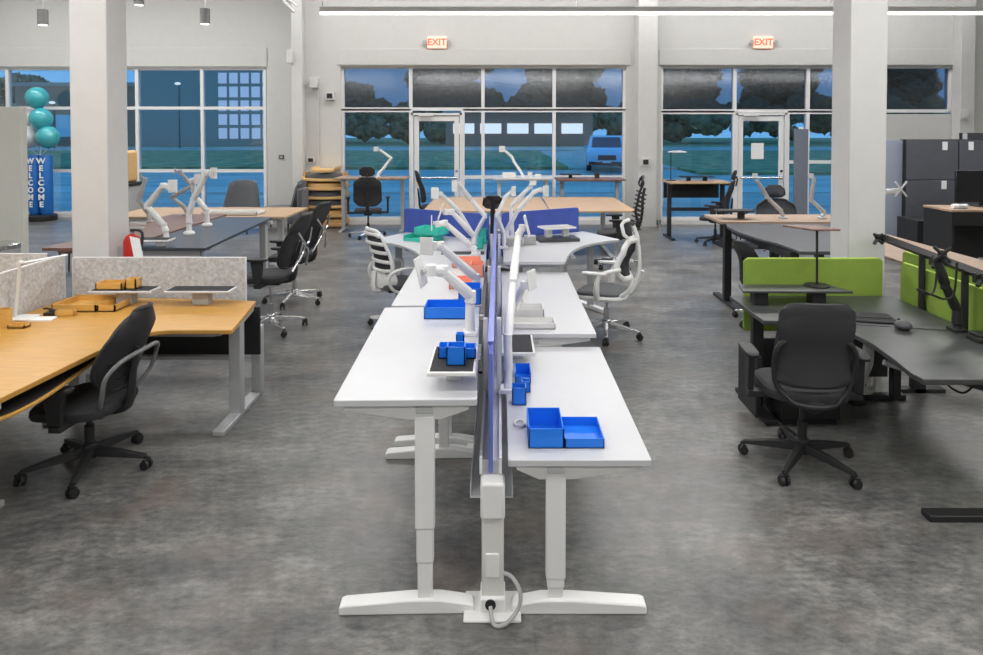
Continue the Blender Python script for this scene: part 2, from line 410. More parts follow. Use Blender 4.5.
# windows --------------------------------------------------------
def window(nm, xs, zs, Y, skip=(), tint=False, fw=.068):
    r = sroot(nm, (xs[0], Y, zs[0])); o = (xs[0], Y, zs[0])
    fm = MB(o)
    for i, x in enumerate(xs):
        fm.box(x - fw / 2, x + fw / 2, Y - .04, Y + .08, zs[0], zs[-1])
    for i, z in enumerate(zs):
        for k in range(len(xs) - 1):
            if (k, i) in skip: continue
            fm.box(xs[k], xs[k + 1], Y - .035, Y + .075, z - fw / 2, z + fw / 2)
    struct('window_frame', fm, 'alum', r)
    for i in range(len(xs) - 1):
        for j in range(len(zs) - 1):
            if (i, 'p%d' % j) in skip: continue
            struct('pane', MB(o).box(xs[i], xs[i + 1], Y + .015, Y + .021, zs[j], zs[j + 1]), 'glass_tint' if tint and j == len(zs) - 2 else 'glass', r)
    return r
def door(nm, x0, x1, Y, h, handle_side=1, notice=False):
    r = sroot(nm, (x0, Y, 0)); o = (x0, Y, 0)
    fm = MB(o); fm.box(x0, x0 + .045, Y - .05, Y + .08, 0, h).box(x1 - .045, x1, Y - .05, Y + .08, 0, h).box(x0, x1, Y - .05, Y + .08, h - .045, h)
    struct('door_frame', fm, 'alum', r)
    a, b = x0 + .06, x1 - .06
    lf = MB(o); lf.box(a, a + .1, Y - .03, Y + .02, .02, h - .06).box(b - .1, b, Y - .03, Y + .02, .02, h - .06)
    lf.box(a + .1, b - .1, Y - .03, Y + .02, .02, .22).box(a + .1, b - .1, Y - .03, Y + .02, h - .17, h - .06)
    struct('door_leaf', lf, 'alum', r, .004)
    struct('door_pane', MB(o).box(a + .1, b - .1, Y - .01, Y - .004, .22, h - .17), 'glass', r)
    pb = MB(o); pb.cyl((a + .05, Y - .09, .98), (b - .05, Y - .09, .98), .018).box(a + .04, a + .08, Y - .09, Y - .03, .96, 1.0).box(b - .1, b - .04, Y - .09, Y - .03, .95, 1.01)
    struct('push_bar', pb, 'chrome', r)
    cl = MB(o); cl.box(a + .1, a + .4, Y - .1, Y - .04, h - .06, h + .0); struct('door_closer', cl, 'alum', r)
    struct('lock', MB(o).cyl((b - .05, Y - .05, 1.12), (b - .05, Y - .03, 1.12), .03), 'chrome', r)
    if notice: struct('notice', MB(o).box(X(751, Y), X(763.5, Y), Y - .02, Y - .012, Zp(159, Y), Zp(143, Y)), 'paper', r)
    return r
YG = YW + .1
zb = .12
xm = [ml + .02, X(411, YG), X(483, YG), X(554, YG), mr - .02]; z2 = Zp(177, YG)
window('window_1', xm, [zm, zt], YG, tint=True)
window('window_2', [xm[0], xm[1]], [zb, zm - .03], YG)
window('window_3', [X(463, YG), xm[2], xm[3], xm[4]], [zb, z2, zm - .03], YG)
door('door_1', X(411, YG) + .01, X(462, YG), YG, zd - .02)
xr = [rl + .02, X(734, YG), X(807, YG), X(880, YG), rr_ - .02]
window('window_4', xr, [Zp(111, YG), zt], YG, tint=True)
window('window_5', [xr[0], xr[1]], [zb, Zp(111, YG) - .03], YG)
window('window_6', [X(787, YG), xr[2], xr[3]], [zb, Zp(162, YG), Zp(111, YG) - .03], YG)
door('door_2', X(734, YG) + .02, X(786, YG), YG, Zp(113, YG), notice=True)
xl = [X(p, YL + .08) for p in (-58, 9, 74, 138, 203, 265.5)]
window('window_7', xl, [.1, Zp(171, YL), Zp(108, YL), zlt - .01], YL + .08)
struct('trim_9', B(xm[0], xm[-1], YW + .04, YW + .2, 0, .1).box(xr[0], xr[3], YW + .04, YW + .2, 0, .1).box(ll, lr, YL, YL + .15, 0, .09), 'alum')
struct('sticker', B(X(752, YW + .12), X(764, YW + .12), YW + .05, YW + .056, Zp(159, YW), Zp(143, YW)), 'paper') if False else None

# ================================================================== OUTSIDE
struct('ground_pavement', B(-60, 60, YL + .25, 34, -.15, -.05), 'asphalt').__setitem__('label', 'wet blue dusk pavement outside the windows')
struct('ground_walk', B(-60, 60, 21.5, 23.5, -.06, -.02), 'sidewalk')
struct('ground_apron', B(-4.2, 40, YW + .3, YL + .25, -.15, -.05), 'asphalt')
g1 = MB().box(-80, 3.5, 34, 60, -.15, .1).box(9, 80, 30, 60, -.15, .08)
tag(obj('grass', g1, 'grass'), 'dark green lawn beyond the pavement outside', 'grass', kind='stuff')
struct('ground_road', MB().box(-120, 120, 60, 72, -.15, .12).box(3.5, 9, 34, 60, -.15, .05), 'asphalt')
tag(obj('grass', MB().box(-120, 120, 72, 140, -.15, .15), 'grass'), 'far strip of lawn beyond the road outside', 'grass', kind='stuff')
def tree(i, x, y, h, wd):
    t = thing('tree', None, 'tree', (x, y, 0), 0, 'trees beyond the road')
    t['label'] = ['broad dark tree crown', 'dark rounded tree', 'low spreading tree', 'tall dark tree'][i % 4] + ' beyond the road outside, ' + ['seen through the left bay', 'seen through the middle bay', 'seen through the right bay'][0 if x < -22 else 1 if x < 16 else 2]
    obj('trunk', MB().tube([(0, 0, .15), (.1, 0, h * .3), (0, .1, h * .6)], [.35, .28, .15], 8), 'bark', t)
    m = MB(); rnd = random.Random(i * 31 + 5)
    for k in range(64):
        a = rnd.uniform(0, 6.28); r = rnd.uniform(0, wd * .40) ; zz = rnd.uniform(.2, .92) * h
        if zz > .7 * h: r *= .7
        sr = rnd.uniform(.08, .15) * wd; zz = max(zz, sr + .9)
        m.sphere((r * math.cos(a), r * math.sin(a) * .7, zz), sr, sz=.8, n=10, m=7)
    o = obj('foliage', m, 'leaf', t)
    tx = bpy.data.textures.get('leafy') or bpy.data.textures.new('leafy', 'CLOUDS'); tx.noise_scale = .42
    sb = o.modifiers.new('s', 'SUBSURF'); sb.levels = 2; sb.render_levels = 2
    dm = o.modifiers.new('d', 'DISPLACE'); dm.texture = tx; dm.strength = 1.6
for i, (x, y, h, wd) in enumerate([(-82, 97, 7, 14), (-67, 95, 9, 14), (-22, 95, 8, 14), (-7, 96, 16, 15), (9, 99, 17, 16), (25, 96, 15, 15), (41, 98, 15, 16), (57, 96, 14, 15), (74, 99, 13, 16)]):
    tree(i, x, y, h, wd)
# thicket behind the road
m = MB(); rnd = random.Random(11)
for k in range(330):
    r = rnd.uniform(.8, 1.9); m.sphere((rnd.uniform(-80, 80), rnd.uniform(-1.5, 1.5), rnd.uniform(r * .8, 4.6)), r, sz=.85, n=10, m=7)
o = obj('thicket', m, 'leaf', loc=(0, 84.5, .3)); tx = bpy.data.textures.get('leafy')
sb = o.modifiers.new('s', 'SUBSURF'); sb.levels = 1; sb.render_levels = 1
dm = o.modifiers.new('d', 'DISPLACE'); dm.texture = tx; dm.strength = 1.0
tag(o, 'dense dark thicket behind the lawn and road outside', 'hedge', kind='stuff')
b3 = thing('building', 'low dark block with glowing panels added for reflections in middle bay glass', 'building', (2.2, 73.5, .15))  # added building; its glowing windows stand in for interior reflections in the glass
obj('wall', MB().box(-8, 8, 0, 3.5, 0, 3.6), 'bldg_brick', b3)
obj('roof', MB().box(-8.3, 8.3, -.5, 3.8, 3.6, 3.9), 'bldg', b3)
for i in range(5): obj('window', MB().box(-7.2 + i * 2.95, -4.9 + i * 2.95, -.06, 0, 1.35, 2.45), 'glow_outdoor', b3)
# pale building, and a brick block standing in for brown interior reflections
b1 = thing('building', 'grey building with grid of pale lit windows beyond left bay', 'building', (-30, 73.5, .15))
obj('wall', MB().box(-9, 7, 0, 5, 0, 9), 'bldg', b1)
for i in range(5):
    for j in range(5):
        obj('window', MB().box(-.5 + i * 1.2, .4 + i * 1.2, -.06, .0, .8 + j * 1.5, 1.95 + j * 1.5), 'dim_win', b1)
obj('roof', MB().box(-9.2, 7.3, -.3, 5.3, 9, 9.4), 'bldg', b1)
b2 = thing('building', 'low brick block added for brown reflections in the left window bay', 'building', (-46.6, 73.5, .15))  # added warm block in place of interior reflections in these panes
obj('wall', MB().box(-6, 7, 0, 5, 0, 6.5), 'bldg_brick', b2)
obj('roof', MB().box(-6.3, 7.2, -.3, 5.3, 6.5, 6.9), 'bldg', b2)
for i in range(3): obj('window', MB().box(-5 + i * 3.4, -2.6 + i * 3.4, -.06, 0, 1, 3.4), 'lettering', b2)
# street lights
for i, (px, py) in enumerate(((77, 92), (54, 103), (179, 84))):
    p = at(px, py, Y=66)
    sl = thing('street_lamp', ('tall street lamp glowing above the balloons outside', 'shorter street lamp glowing left of balloons', 'street lamp glowing outside right of left pillar')[i], 'street lamp', (p.x, 66, .12))
    obj('pole', MB().cyl((0, 0, 0), (0, 0, p.z - .12), .07, .05), 'bark', sl)
    obj('lamp_head', MB().sphere((0, -.3, p.z - .1), .28, sz=.5).cyl((0, 0, p.z - .1), (0, -.4, p.z - .1), .05), 'glow_outdoor', sl)
# car (front towards us)
def car(px, py):
    g = at(px, py, z=0); t = thing('car', 'blue suv parked facing the windows outside', 'car', (g.x, g.y - 1.5, -.0), R(-8))
    W = .93
    pr = [(0, .35), (0, .75), (.1, .95), (1.0, 1.08), (1.75, 1.62), (2.1, 1.68), (3.6, 1.66), (4.35, 1.1), (4.5, .9), (4.5, .4), (4.1, .3), (.3, .28)]
    m = MB(); n = len(pr); rows = []
    for k, (s, ins) in enumerate(((-1, .06), (-.97, 0), (.97, 0), (1, .06))):
        rows.append([(s * W * (1 - .16 * max(0, (z - 1.05) / .6)), y + (ins if y < .2 else -ins if y > 4 else 0), z - (ins * .3 if z > 1 else 0)) for y, z in pr])
    vs = sum(rows, []); fs = [tuple(range(n)), tuple(range(4 * n - 1, 3 * n - 1, -1))]
    for r in range(3):
        for i in range(n): fs.append((r * n + i, (r + 1) * n + i, (r + 1) * n + (i + 1) % n, r * n + (i + 1) % n))
    m.add(vs, fs); obj('body', m, 'car_blue', t, .03)
    ws = MB(); ws.add([(-.72, 1.05, 1.13), (.72, 1.05, 1.13), (.66, 1.7, 1.6), (-.66, 1.7, 1.6), (-.72, 1.07, 1.1), (.72, 1.07, 1.1), (.66, 1.72, 1.56), (-.66, 1.72, 1.56)], [(0, 1, 2, 3), (4, 7, 6, 5), (0, 4, 5, 1), (1, 5, 6, 2), (2, 6, 7, 3), (3, 7, 4, 0)])
    obj('windshield', ws, 'carglass', t)
    obj('grille', B(-.42, .42, -.03, .03, .55, .78), 'tyre', t, .01); obj('bumper', B(-.85, .85, -.05, .05, .3, .47), 'tyre', t, .02)
    obj('number_plate', B(-.2, .2, -.06, -.04, .42, .53), 'paper', t)
    for s in (-1, 1):
        obj('headlight', B(s * .82 - .2 * (s > 0) - .0, s * .82 + .2 * (s < 0), -.02, .1, .68, .82), 'headlight', t, .01)
        obj('mirror', B(s * 1.0 - .09, s * 1.0 + .09, 1.15, 1.27, 1.05, 1.19), 'car_blue', t, .02)
        for yy in (.85, 3.6):
            obj('wheel', MB().cyl((s * .95, yy, .34), (s * .72, yy, .34), .34, n=24), 'tyre', t, .02)
car(602, 170)
# ================================================================== LIGHT FITTINGS AND WALL DEVICES
def linear_light(x0, x1, y, z, label):
    t = thing('linear_pendant_light', label, 'ceiling light', ((x0 + x1) / 2, y, z)); L = x1 - x0
    obj('housing', MB().prism_axis([(-.03, .012), (.03, .012), (.03, .1), (-.03, .1)], -L / 2, L / 2), 'housing_white', t, .004)
    obj('diffuser', MB().prism_axis([(-.028, .0), (.028, .0), (.033, .03), (-.033, .03)], -L / 2, L / 2), 'lamp_glow', t)
    n = max(2, int(L / 3) + 1)
    for i in range(n):
        xx = -L / 2 + .03 + (L - .06) * i / (n - 1)
        obj('suspension_wire', MB().cyl((xx, 0, .1), (xx, 0, 5.9 - z), .004, n=6), 'chrome', t)
    ld = bpy.data.lights.new('tube', 'AREA'); ld.shape = 'RECTANGLE'; ld.size = L; ld.size_y = .5; ld.energy = LAMP * L; ld.color = (1, .985, .965)
    lo = bpy.data.objects.new('tube_light', ld); C.objects.link(lo); lo.parent = t; lo.location = (0, 0, -.02)
    ld.energy *= 1.2 if y > 8 else .8
zl = at(499, 14.5, Y=9).z
linear_light(X(321, 9), X(831.5, 9), 9, zl, 'long white linear pendant light hanging left of the right pillar')
linear_light(X(831.5, 9) + .02, 10.5, 9, zl, 'white linear pendant light continuing right behind the right pillar')
for y, nm in ((4.3, 'above the middle desks'), (1.7, 'above the nearest desks'), (-1.6, 'behind the camera')):
    linear_light(-8.5, -.3, y, 3.9, 'long white linear pendant light %s, left run' % nm)
    linear_light(.3, 8.5, y, 3.9, 'long white linear pendant light %s, right run' % nm)
linear_light(-4.2, 9.5, 12.6, 5.3, 'high linear light close to the window wall')
linear_light(-12, -4.6, 13.2, 5.5, 'unseen high linear light added above the left window bay')  # no such fitting in view; added to brighten the left back wall
linear_light(-12, -4.6, 10.4, 4.9, 'unseen high linear light added above the left aisle')  # likewise added out of view, to lift the dim left side
for i, (px, py, Y) in enumerate(((43, 25, 12), (139, 5, 12), (205, 24, 12))):
    p = at(px, py, Y=Y)
    t = thing('cylinder_pendant_light', ('leftmost grey cylinder pendant light above the balloons', 'highest grey cylinder pendant light beside the left pillar', 'grey cylinder pendant light right of the left pillar')[i], 'pendant light', (p.x, Y, p.z))
    obj('shade', MB().lathe((0, 0, 0), [(.075, .02), (.085, 0), (.085, .27), (.03, .285)], 20), 'shade_grey', t)
    obj('bulb', MB().lathe((0, 0, 0), [(.07, -.005), (.07, .018)], 20), 'lamp_glow', t)
    obj('cord', MB().cyl((0, 0, .28), (0, 0, 5.9 - p.z), .01, n=6), 'silver', t)
    ld = bpy.data.lights.new('spot', 'AREA'); ld.shape = 'DISK'; ld.size = .14; ld.energy = PEND; ld.color = (1, .96, .9)
    lo = bpy.data.objects.new('bulb_light', ld); C.objects.link(lo); lo.parent = t; lo.location = (0, 0, -.02)
for px, w_, lb in ((437, 0, 'red lettered exit sign above the middle door'), (763, 0, 'red lettered exit sign above the right door')):
    p = at(px, 42.5, Y=YW - .03)
    t = thing('exit_sign', lb, 'exit sign', (p.x, p.y, p.z))
    obj('sign_box', B(-.2, .2, -.03, .03, -.12, .12), 'exit_face', t, .006)
    text('lettering', 'EXIT', .19, 'exit_red', t, (0, -.034, 0), (R(90), 0, 0), .003, .004)
    for s in (-1, 1):
        obj('lamp_head', MB().cyl((s * .25, -.06, .0), (s * .25, .0, .0), .045, .03), 'grey_plastic', t)
        obj('bracket', MB().cyl((s * .2, 0, 0), (s * .25, 0, 0), .012, n=8), 'grey_plastic', t)
def wallbox(name, lb, cat, px0, px1, py0, py1, Y, d, m, m2=None):
    a = at(px0, py1, Y=Y); b = at(px1, py0, Y=Y); c = ((a.x + b.x) / 2, Y, (a.z + b.z) / 2)
    t = thing(name, lb, cat, c); w_, h_ = (b.x - a.x) / 2, (b.z - a.z) / 2
    obj('housing', B(-w_, w_, -d, 0, -h_, h_), m, t, .004)
    if m2: obj('front', B(-w_ * .6, w_ * .6, -d - .008, -d, -h_ * .6, h_ * .6), m2, t)
    return t
wallbox('wall_speaker', 'white box fixture on wall left of the middle windows', 'wall fixture', 311, 319, 78, 88, YW, .12, 'wall_trim')
wallbox('security_camera', 'small dark camera on white mount by the middle windows', 'security camera', 326, 335, 92, 100, YW, .08, 'wall_trim', 'black')
wallbox('thermostat', 'small black thermostat above the stacked seats', 'thermostat', 307, 315, 157, 163, YW, .03, 'wall_trim', 'black')
wallbox('thermostat', 'small black thermostat on the pilaster right of middle windows', 'thermostat', 641, 650, 158, 166, 13.7, .03, 'wall_trim', 'black')
wallbox('wall_switch', 'small dark switch on the wall right of the left windows', 'wall switch', 279, 284, 155, 159, YL, .02, 'black', 'grey_plastic')
wallbox('wall_sensor', 'white sensor on far wall right of the high window', 'wall fixture', 960, 967, 110, 119, 13.8, .05, 'wall_trim', 'light_grey')
wallbox('wall_sensor', 'tiny white sensor knob on the wall between the window bays', 'wall fixture', 634, 637, 105, 110, YW, .04, 'wall_trim', 'light_grey')
tag(obj('conduit', MB().cyl((at(318, 90, Y=YW - .03)), (at(318, 165, Y=YW - .03)), .012), 'wall_trim'), 'thin white conduit on wall below the white box fixture', 'conduit')

# ================================================================== DESK PARTS
def leg_T(root, x, y, z, foot_len, along='x', col=(.081, .05), m='white_metal', foot_off=0, arm_len=None, fh=.06, steps=True, badge=False, arm_off=0):
    """telescopic leg standing at (x,y) of the desk, foot along an axis, support arm under the top at height z"""
    q = MB(); a, b = col
    w_, d_ = (a, b)
    h3 = z - .05
    if steps:
        q.box(x - w_ / 2, x + w_ / 2, y - d_ / 2, y + d_ / 2, z * .40 if z > .7 else .14, h3)
        q.box(x - w_ * .44, x + w_ * .44, y - d_ * .44, y + d_ * .44, z * .235 if z > .7 else .1, h3 - .02)
        q.box(x - w_ * .38, x + w_ * .38, y - d_ * .38, y + d_ * .38, .04, z * .3)
    else: q.box(x - w_ / 2, x + w_ / 2, y - d_ / 2, y + d_ / 2, .03, h3)
    obj('leg', q, m, root, .006)
    f0, f1 = -foot_len / 2 + foot_off, foot_len / 2 + foot_off
    pr = [(f0, 0), (f1, 0), (f1, fh * .55), (f1 - .02, fh * .68), (.06, fh), (-.06, fh), (f0 + .02, fh * .68), (f0, fh * .55)]
    q = MB()
    if along == 'x': q.prism_axis([(x + p, k) for p, k in pr], y - .035, y + .035, 'y')
    else: q.prism_axis([(y + p, k) for p, k in pr], x - .035, x + .035, 'x')
    obj('foot', q, m, root, .006)
    al = arm_len or foot_len; a0, a1 = -al / 2 + arm_off, al / 2 + arm_off
    pr = [(a0, z), (a1, z), (a1, z - .025), (.07, z - .065), (-.07, z - .065), (a0, z - .025)]
    q = MB()
    if along == 'x': q.prism_axis([(x + p, k) for p, k in pr], y - .022, y + .022, 'y')
    else: q.prism_axis([(y + p, k) for p, k in pr], x - .022, x + .022, 'x')
    obj('support_arm', q, m, root, .004)
def bench_desk(lb, x0, x1, y0, y1, z, legx, rz=0, m_top='white_lam', badge=True, group=None):
    cx, cy = (x0 + x1) / 2, (y0 + y1) / 2
    t = thing('standing_desk', lb, 'desk', (cx, cy, 0), rz, group)
    w_, d_ = (x1 - x0) / 2, (y1 - y0) / 2
    obj('desktop', MB().prism(rrect(-w_, w_, -d_, d_, .012, 3), z - .028, z), m_top, t, .003)
    lx = legx - cx
    for s in (-1, 1):
        yy = -d_ + .045 if s < 0 else d_ - .07
        leg_T(t, lx, yy, z - .028, 2 * w_ - .03, 'x', foot_off=-lx + (.0), arm_len=2 * w_ - .07, arm_off=-lx)
    obj('crossbar', B(lx - .04, lx + .04, -d_ + .1, d_ - .1, z - .075, z - .03), 'light_grey', t)
    if badge: obj('badge', B(lx - .035, lx + .035, -d_ + .015, -d_ + .022, z - .065, z - .038), 'light_grey', t, .003)
    return t
# desk A left (slightly turned), A right, B left, B right
bench_desk('nearest left white standing desk, raised higher than its neighbour', -.69, -.105, 2.72, 4.15, .898, -.322, R(1.3))
bench_desk('nearest right white standing desk with blue trays, set lowest', .037, .624, 2.72, 4.15, .65, .235)
bench_desk('second white standing desk on the left with a blue tray', -.675, -.11, 4.19, 5.9, .898, -.33)
bench_desk('second white standing desk on the right with white tray on it', .02, .61, 4.19, 6.0, .72, .22)
# 120 degree desks
def bez(p0, p1, p2, n=12): return [((1 - t) ** 2 * p0[0] + 2 * t * (1 - t) * p1[0] + t * t * p2[0], (1 - t) ** 2 * p0[1] + 2 * t * (1 - t) * p1[1] + t * t * p2[1]) for t in [i / n for i in range(n + 1)]]
def corner_desk(lb, s, z, y0, y1, ox, name='corner_desk'):
    t = thing(name, lb, 'desk', (ox + s * .5, 7.2, 0))
    o = Vector((ox + s * .5, 7.2, 0))
    pts = [(.04, y0), (.04, y1), (.98, y1 + .55), (1.3, y1 - .02)] + bez((1.27, y1 - .06), (.72, y1 - .3), (.6, y0 + .02), 12) + [(.59, y0)]
    pts = [(ox + s * a - o.x, b - o.y) for a, b in pts]
    obj('desktop', MB().prism(pts, z - .028, z), 'white_lam', t, .003)
    q = lambda a, b: (ox + s * a - o.x, b - o.y)
    for k, (a, b) in enumerate((q(.32, y0 + .12), q(1.02, y1 + .22), q(.2, y1 - .1))):
        obj('leg', MB().box(a - .035, a + .035, b - .03, b + .03, .03, z - .07).box(a - .03, a + .03, b - .026, b + .026, .02, z * .4), 'white_metal' if k != 1 else 'silver', t, .004)
        f = MB(); ax = Matrix.Rotation((0, s * R(-60), 0)[k], 3, 'Z')
        f.obox((a, b, .022), ax, (.5, .07, .044) if k != 2 else (.3, .07, .044)); obj('foot', f, 'white_metal', t, .006)
        obj('support_arm', MB().obox((a, b, z - .05), ax, (.5 if k != 2 else .25, .05, .044)), 'white_metal', t, .004)
    obj('crossbar', MB().tube([(*q(.32, y0 + .14), z - .06), (*q(.24, y1 - .1), z - .06), (*q(1.0, y1 + .2), z - .06)], .02, 6), 'silver', t)
    return t
corner_desk('white curved corner desk at the back right with a grey laptop riser', 1, .81, 6.03, 7.28, 0)
corner_desk('white curved corner desk at the back left with teal trays', -1, .82, 5.95, 7.15, -.08)

# spine with blue screen
sp = thing('desk_spine', 'white spine beam with power tray between the two rows of white desks', 'desk spine', (-.035, 2.78, 0))
o = (-.035, 2.78, 0)
obj('post', MB(o).box(-.072, .02, 2.745, 2.80, .03, .54), 'cream_metal', sp, .006)
obj('post_cap', MB(o).box(-.077, .025, 2.735, 2.83, .39, .545), 'white_metal', sp, .012)
bp_ = MB(o); bp_.box(-.145, .09, 2.68, 2.86, 0, .014).box(-.078, .026, 2.725, 2.84, .0, .07); obj('base_plate', bp_, 'white_metal', sp, .006)
obj('cover_plate', MB(o).box(-.055, .0, 2.738, 2.745, .15, .25), 'white_metal', sp, .004)
obj('cable_port', MB(o).lathe((-.035, 2.715, .055), [(.022, 0), (.022, .006)], 16, Matrix.Rotation(R(90), 3, 'X')), 'black', sp)
obj('beam', MB(o).box(-.075, .005, 2.82, 7.15, .53, .60), 'tray_grey', sp, .004)
obj('rail', MB(o).box(-.082, -.07, 2.8, 7.15, .55, .62).box(0, .012, 2.8, 7.15, .55, .62), 'white_metal', sp)
obj('cable_tray', MB(o).box(-.122, .059, 2.8, 7.1, .45, .456).box(-.122, -.117, 2.8, 7.1, .456, .50).box(.054, .059, 2.8, 7.1, .456, .50), 'tray_grey', sp)
for yy in (4.17, 6.0, 7.05):
    obj('post', MB(o).box(-.07, 0, yy - .03, yy + .03, 0, .58), 'cream_metal', sp, .005)
    obj('foot', MB(o).box(-.2, .13, yy - .04, yy + .04, 0, .02), 'white_metal', sp, .004)
for yy in (3.55, 4.9, 6.4):
    for s in (-1, 1):
        obj('bracket', MB(o).box(-.035 + s * .035 - .012, -.035 + s * .035 + .012, yy - .02, yy + .02, .6, 1.0), 'white_metal', sp, .003)
bs = thing('divider_screen', 'long translucent blue divider screen down the middle of the white desks', 'desk screen', (-.035, 2.8, .6))
obj('panel', MB((-.035, 2.8, .6)).prism_axis([(2.8, .555), (7.15, .555), (7.15, 1.08), (7.1, 1.10), (2.85, 1.10), (2.8, 1.06)], -.044, -.026), 'acrylic_blue', bs, .003)
obj('edge_strip', MB((-.035, 2.8, .6)).box(-.048, -.022, 2.83, 7.12, 1.095, 1.103), 'acrylic_blue', bs)
# V screens
for s, lb, z, ox, yy, nm in ((1, 'blue fabric screen behind the back right corner desk', 1.09, .03, 7.32, 1), (-1, 'blue fabric screen behind the back left corner desk with teal trays', 1.09, -.11, 7.19, 0)):
    t = thing('fabric_screen', lb, 'desk screen', (ox, yy, .6)); ln = 1.13 if s < 0 else 1.03
    ax = Matrix.Rotation(s * R(30), 3, 'Z')
    pts = rrect(0, ln, .0, .49, .03, 4)
    q = MB(); q.prism_axis(pts, -.012, .012, 'y'); q.v = [ax @ Vector((s * v.x, v.y, v.z)) for v in q.v]
    if s < 0: q.f = [f[::-1] for f in q.f]
    obj('panel', q, 'felt_blue', t, .004)
    for k in (.25, .85):
        obj('bracket', MB().obox(ax @ Vector((s * k, -.02, .12)), ax, (.04, .03, .16)), 'white_metal', t)
        obj('stand', MB().obox(ax @ Vector((s * k, .01, -.28)), ax, (.03, .03, .64)), 'silver', t)
# looped power cable
p = [(-.035, 2.71, .05), (-.02, 2.66, .012), (.03, 2.66, .018), (.08, 2.69, .06), (.085, 2.70, .12), (.05, 2.74, .155), (.0, 2.76, .16)]
tag(obj('power_cable', MB(p[0]).tube(p, .0085, 8, smooth=6), 'grey_plastic', loc=p[0]), 'looped grey power cable at foot of the white spine post', 'cable')
tag(obj('power_cable', MB((-.2, 3.9, .7)).tube([(-.23, 3.7, .77), (-.24, 3.75, .66), (-.17, 3.6, .70), (-.09, 3.6, .69)], .007, 8, smooth=6), 'black', loc=(-.2, 3.9, .7)), 'black cable from under the left white desk into the spine', 'cable')

# ================================================================== SMALL THINGS ON WHITE DESKS
def tray(name, lb, cat, x, y, z, w_, d_, h, m, th=.005, rz=0, low_front=False, group=None, divs=()):
    q = MB(); a, b = w_ / 2, d_ / 2
    q.box(-a, a, -b, b, 0, th).box(-a, -a + th, -b, b, 0, h).box(a - th, a, -b, b, 0, h).box(-a, a, b - th, b, 0, h)
    q.box(-a, a, -b, -b + th, 0, h * (.55 if low_front else 1))
    for dv in divs: q.box(dv * w_ - a - th / 2, dv * w_ - a + th / 2, -b, b, 0, h * .95)
    o = obj(name, q, m, loc=(x, y, z), smooth=False); o.rotation_euler = (0, 0, rz)
    return tag(o, lb, cat, group)
zr = .65
tray('desk_tray', 'tall blue desk tray, taller of the pair on the nearest right desk', 'tray', .20, 2.93, zr, .15, .22, .084, 'blue_plastic')
tray('desk_tray', 'shallow blue desk tray beside the tall one on the nearest right desk', 'tray', .362, 2.93, zr, .168, .22, .042, 'blue_plastic')
tray('pen_cup', 'blue cup beside arm base on nearest right desk, front one', 'cup', .099, 3.30, zr, .07, .07, .085, 'blue_plastic')
tray('pen_cup', 'small blue cup touching right of the front blue cup', 'cup', .139, 3.45, zr, .045, .045, .055, 'blue_plastic')
tray('desk_tray', 'small blue tray behind the blue cups on the nearest right desk', 'tray', .128, 3.62, zr, .085, .14, .06, 'blue_plastic', low_front=True)
t = thing('cup_holder_ring', 'small white ring on nearest right desk beside blue trays', 'ring', (.095, 3.05, zr))
obj('ring', MB().tube([(.025 * math.cos(a * .524), .03 * math.sin(a * .524), .008) for a in range(12)], .006, 6, closed=True), 'white_plastic', t)
# blue items on riser (left)
def riser(lb, x, y, z, w_, d_, hh, m_edge='white_metal', m_mat='charcoal', rz=0, legs=((0, 0),), legm=None, cat='monitor riser'):
    t = thing('monitor_riser', lb, cat, (x, y, z), rz)
    obj('shelf', B(-w_ / 2, w_ / 2, -d_ / 2, d_ / 2, hh - .018, hh), m_edge, t, .004)
    obj('mat', B(-w_ / 2 + .012, w_ / 2 - .012, -d_ / 2 + .012, d_ / 2 - .012, hh, hh + .003), m_mat, t)
    for a, b in legs: obj('stand', B(a - .035, a + .035, b - .03, b + .03, 0, hh - .018), legm or m_edge, t, .004)
    return t
riser('white riser shelf with dark mat holding blue cups, left desk', -.20, 2.96, .898, .205, .34, .087)
zc = .898 + .09
tray('pen_cup', 'tall blue cup, front and largest on the left riser shelf', 'cup', -.185, 2.90, zc, .08, .075, .08, 'blue_plastic')
tray('pen_cup', 'low blue box left of the tall blue cup on riser', 'cup', -.235, 2.99, zc, .065, .08, .05, 'blue_plastic')
tray('pen_cup', 'low blue box right of the tall blue cup on riser', 'cup', -.133, 2.99, zc, .06, .08, .045, 'blue_plastic')
tray('pen_cup', 'narrow blue cup behind the tall blue cup on riser', 'cup', -.178, 3.08, zc, .038, .038, .075, 'blue_plastic')
tray('desk_tray', 'wide blue letter tray on second left desk', 'tray', -.31, 3.98, .898, .25, .19, .068, 'blue_plastic', low_front=False)
tray('desk_tray', 'taller blue tray behind the wide blue letter tray', 'tray', -.185, 4.30, .898, .14, .18, .10, 'blue_plastic')
tray('desk_tray', 'low coral tray, nearest on the second left desk', 'tray', -.25, 4.72, .898, .19, .2, .05, 'coral_plastic')
tray('desk_tray', 'coral tray against the spine beside the low coral tray', 'tray', -.165, 5.08, .898, .10, .18, .09, 'coral_plastic')
tray('desk_tray', 'coral letter tray, farthest left of the three coral trays', 'tray', -.26, 5.45, .898, .22, .22, .05, 'coral_plastic')
tray('desk_tray', 'teal letter tray, lower of the stack on back left desk', 'tray', -.80, 7.15, .82, .34, .26, .06, 'teal_plastic', rz=R(-25), low_front=True)
tray('desk_tray', 'teal box resting on top of the lower teal tray', 'tray', -.72, 7.17, .881, .30, .22, .075, 'teal_plastic', rz=R(-25))
tray('pen_cup', 'small teal cup behind monitor arm bases on back left desk', 'cup', -.2, 6.65, .82, .09, .09, .10, 'teal_plastic')
tray('pen_cup', 'upper teal box behind the small teal cup near the spine', 'cup', -.17, 6.95, .82, .09, .09, .15, 'teal_plastic')
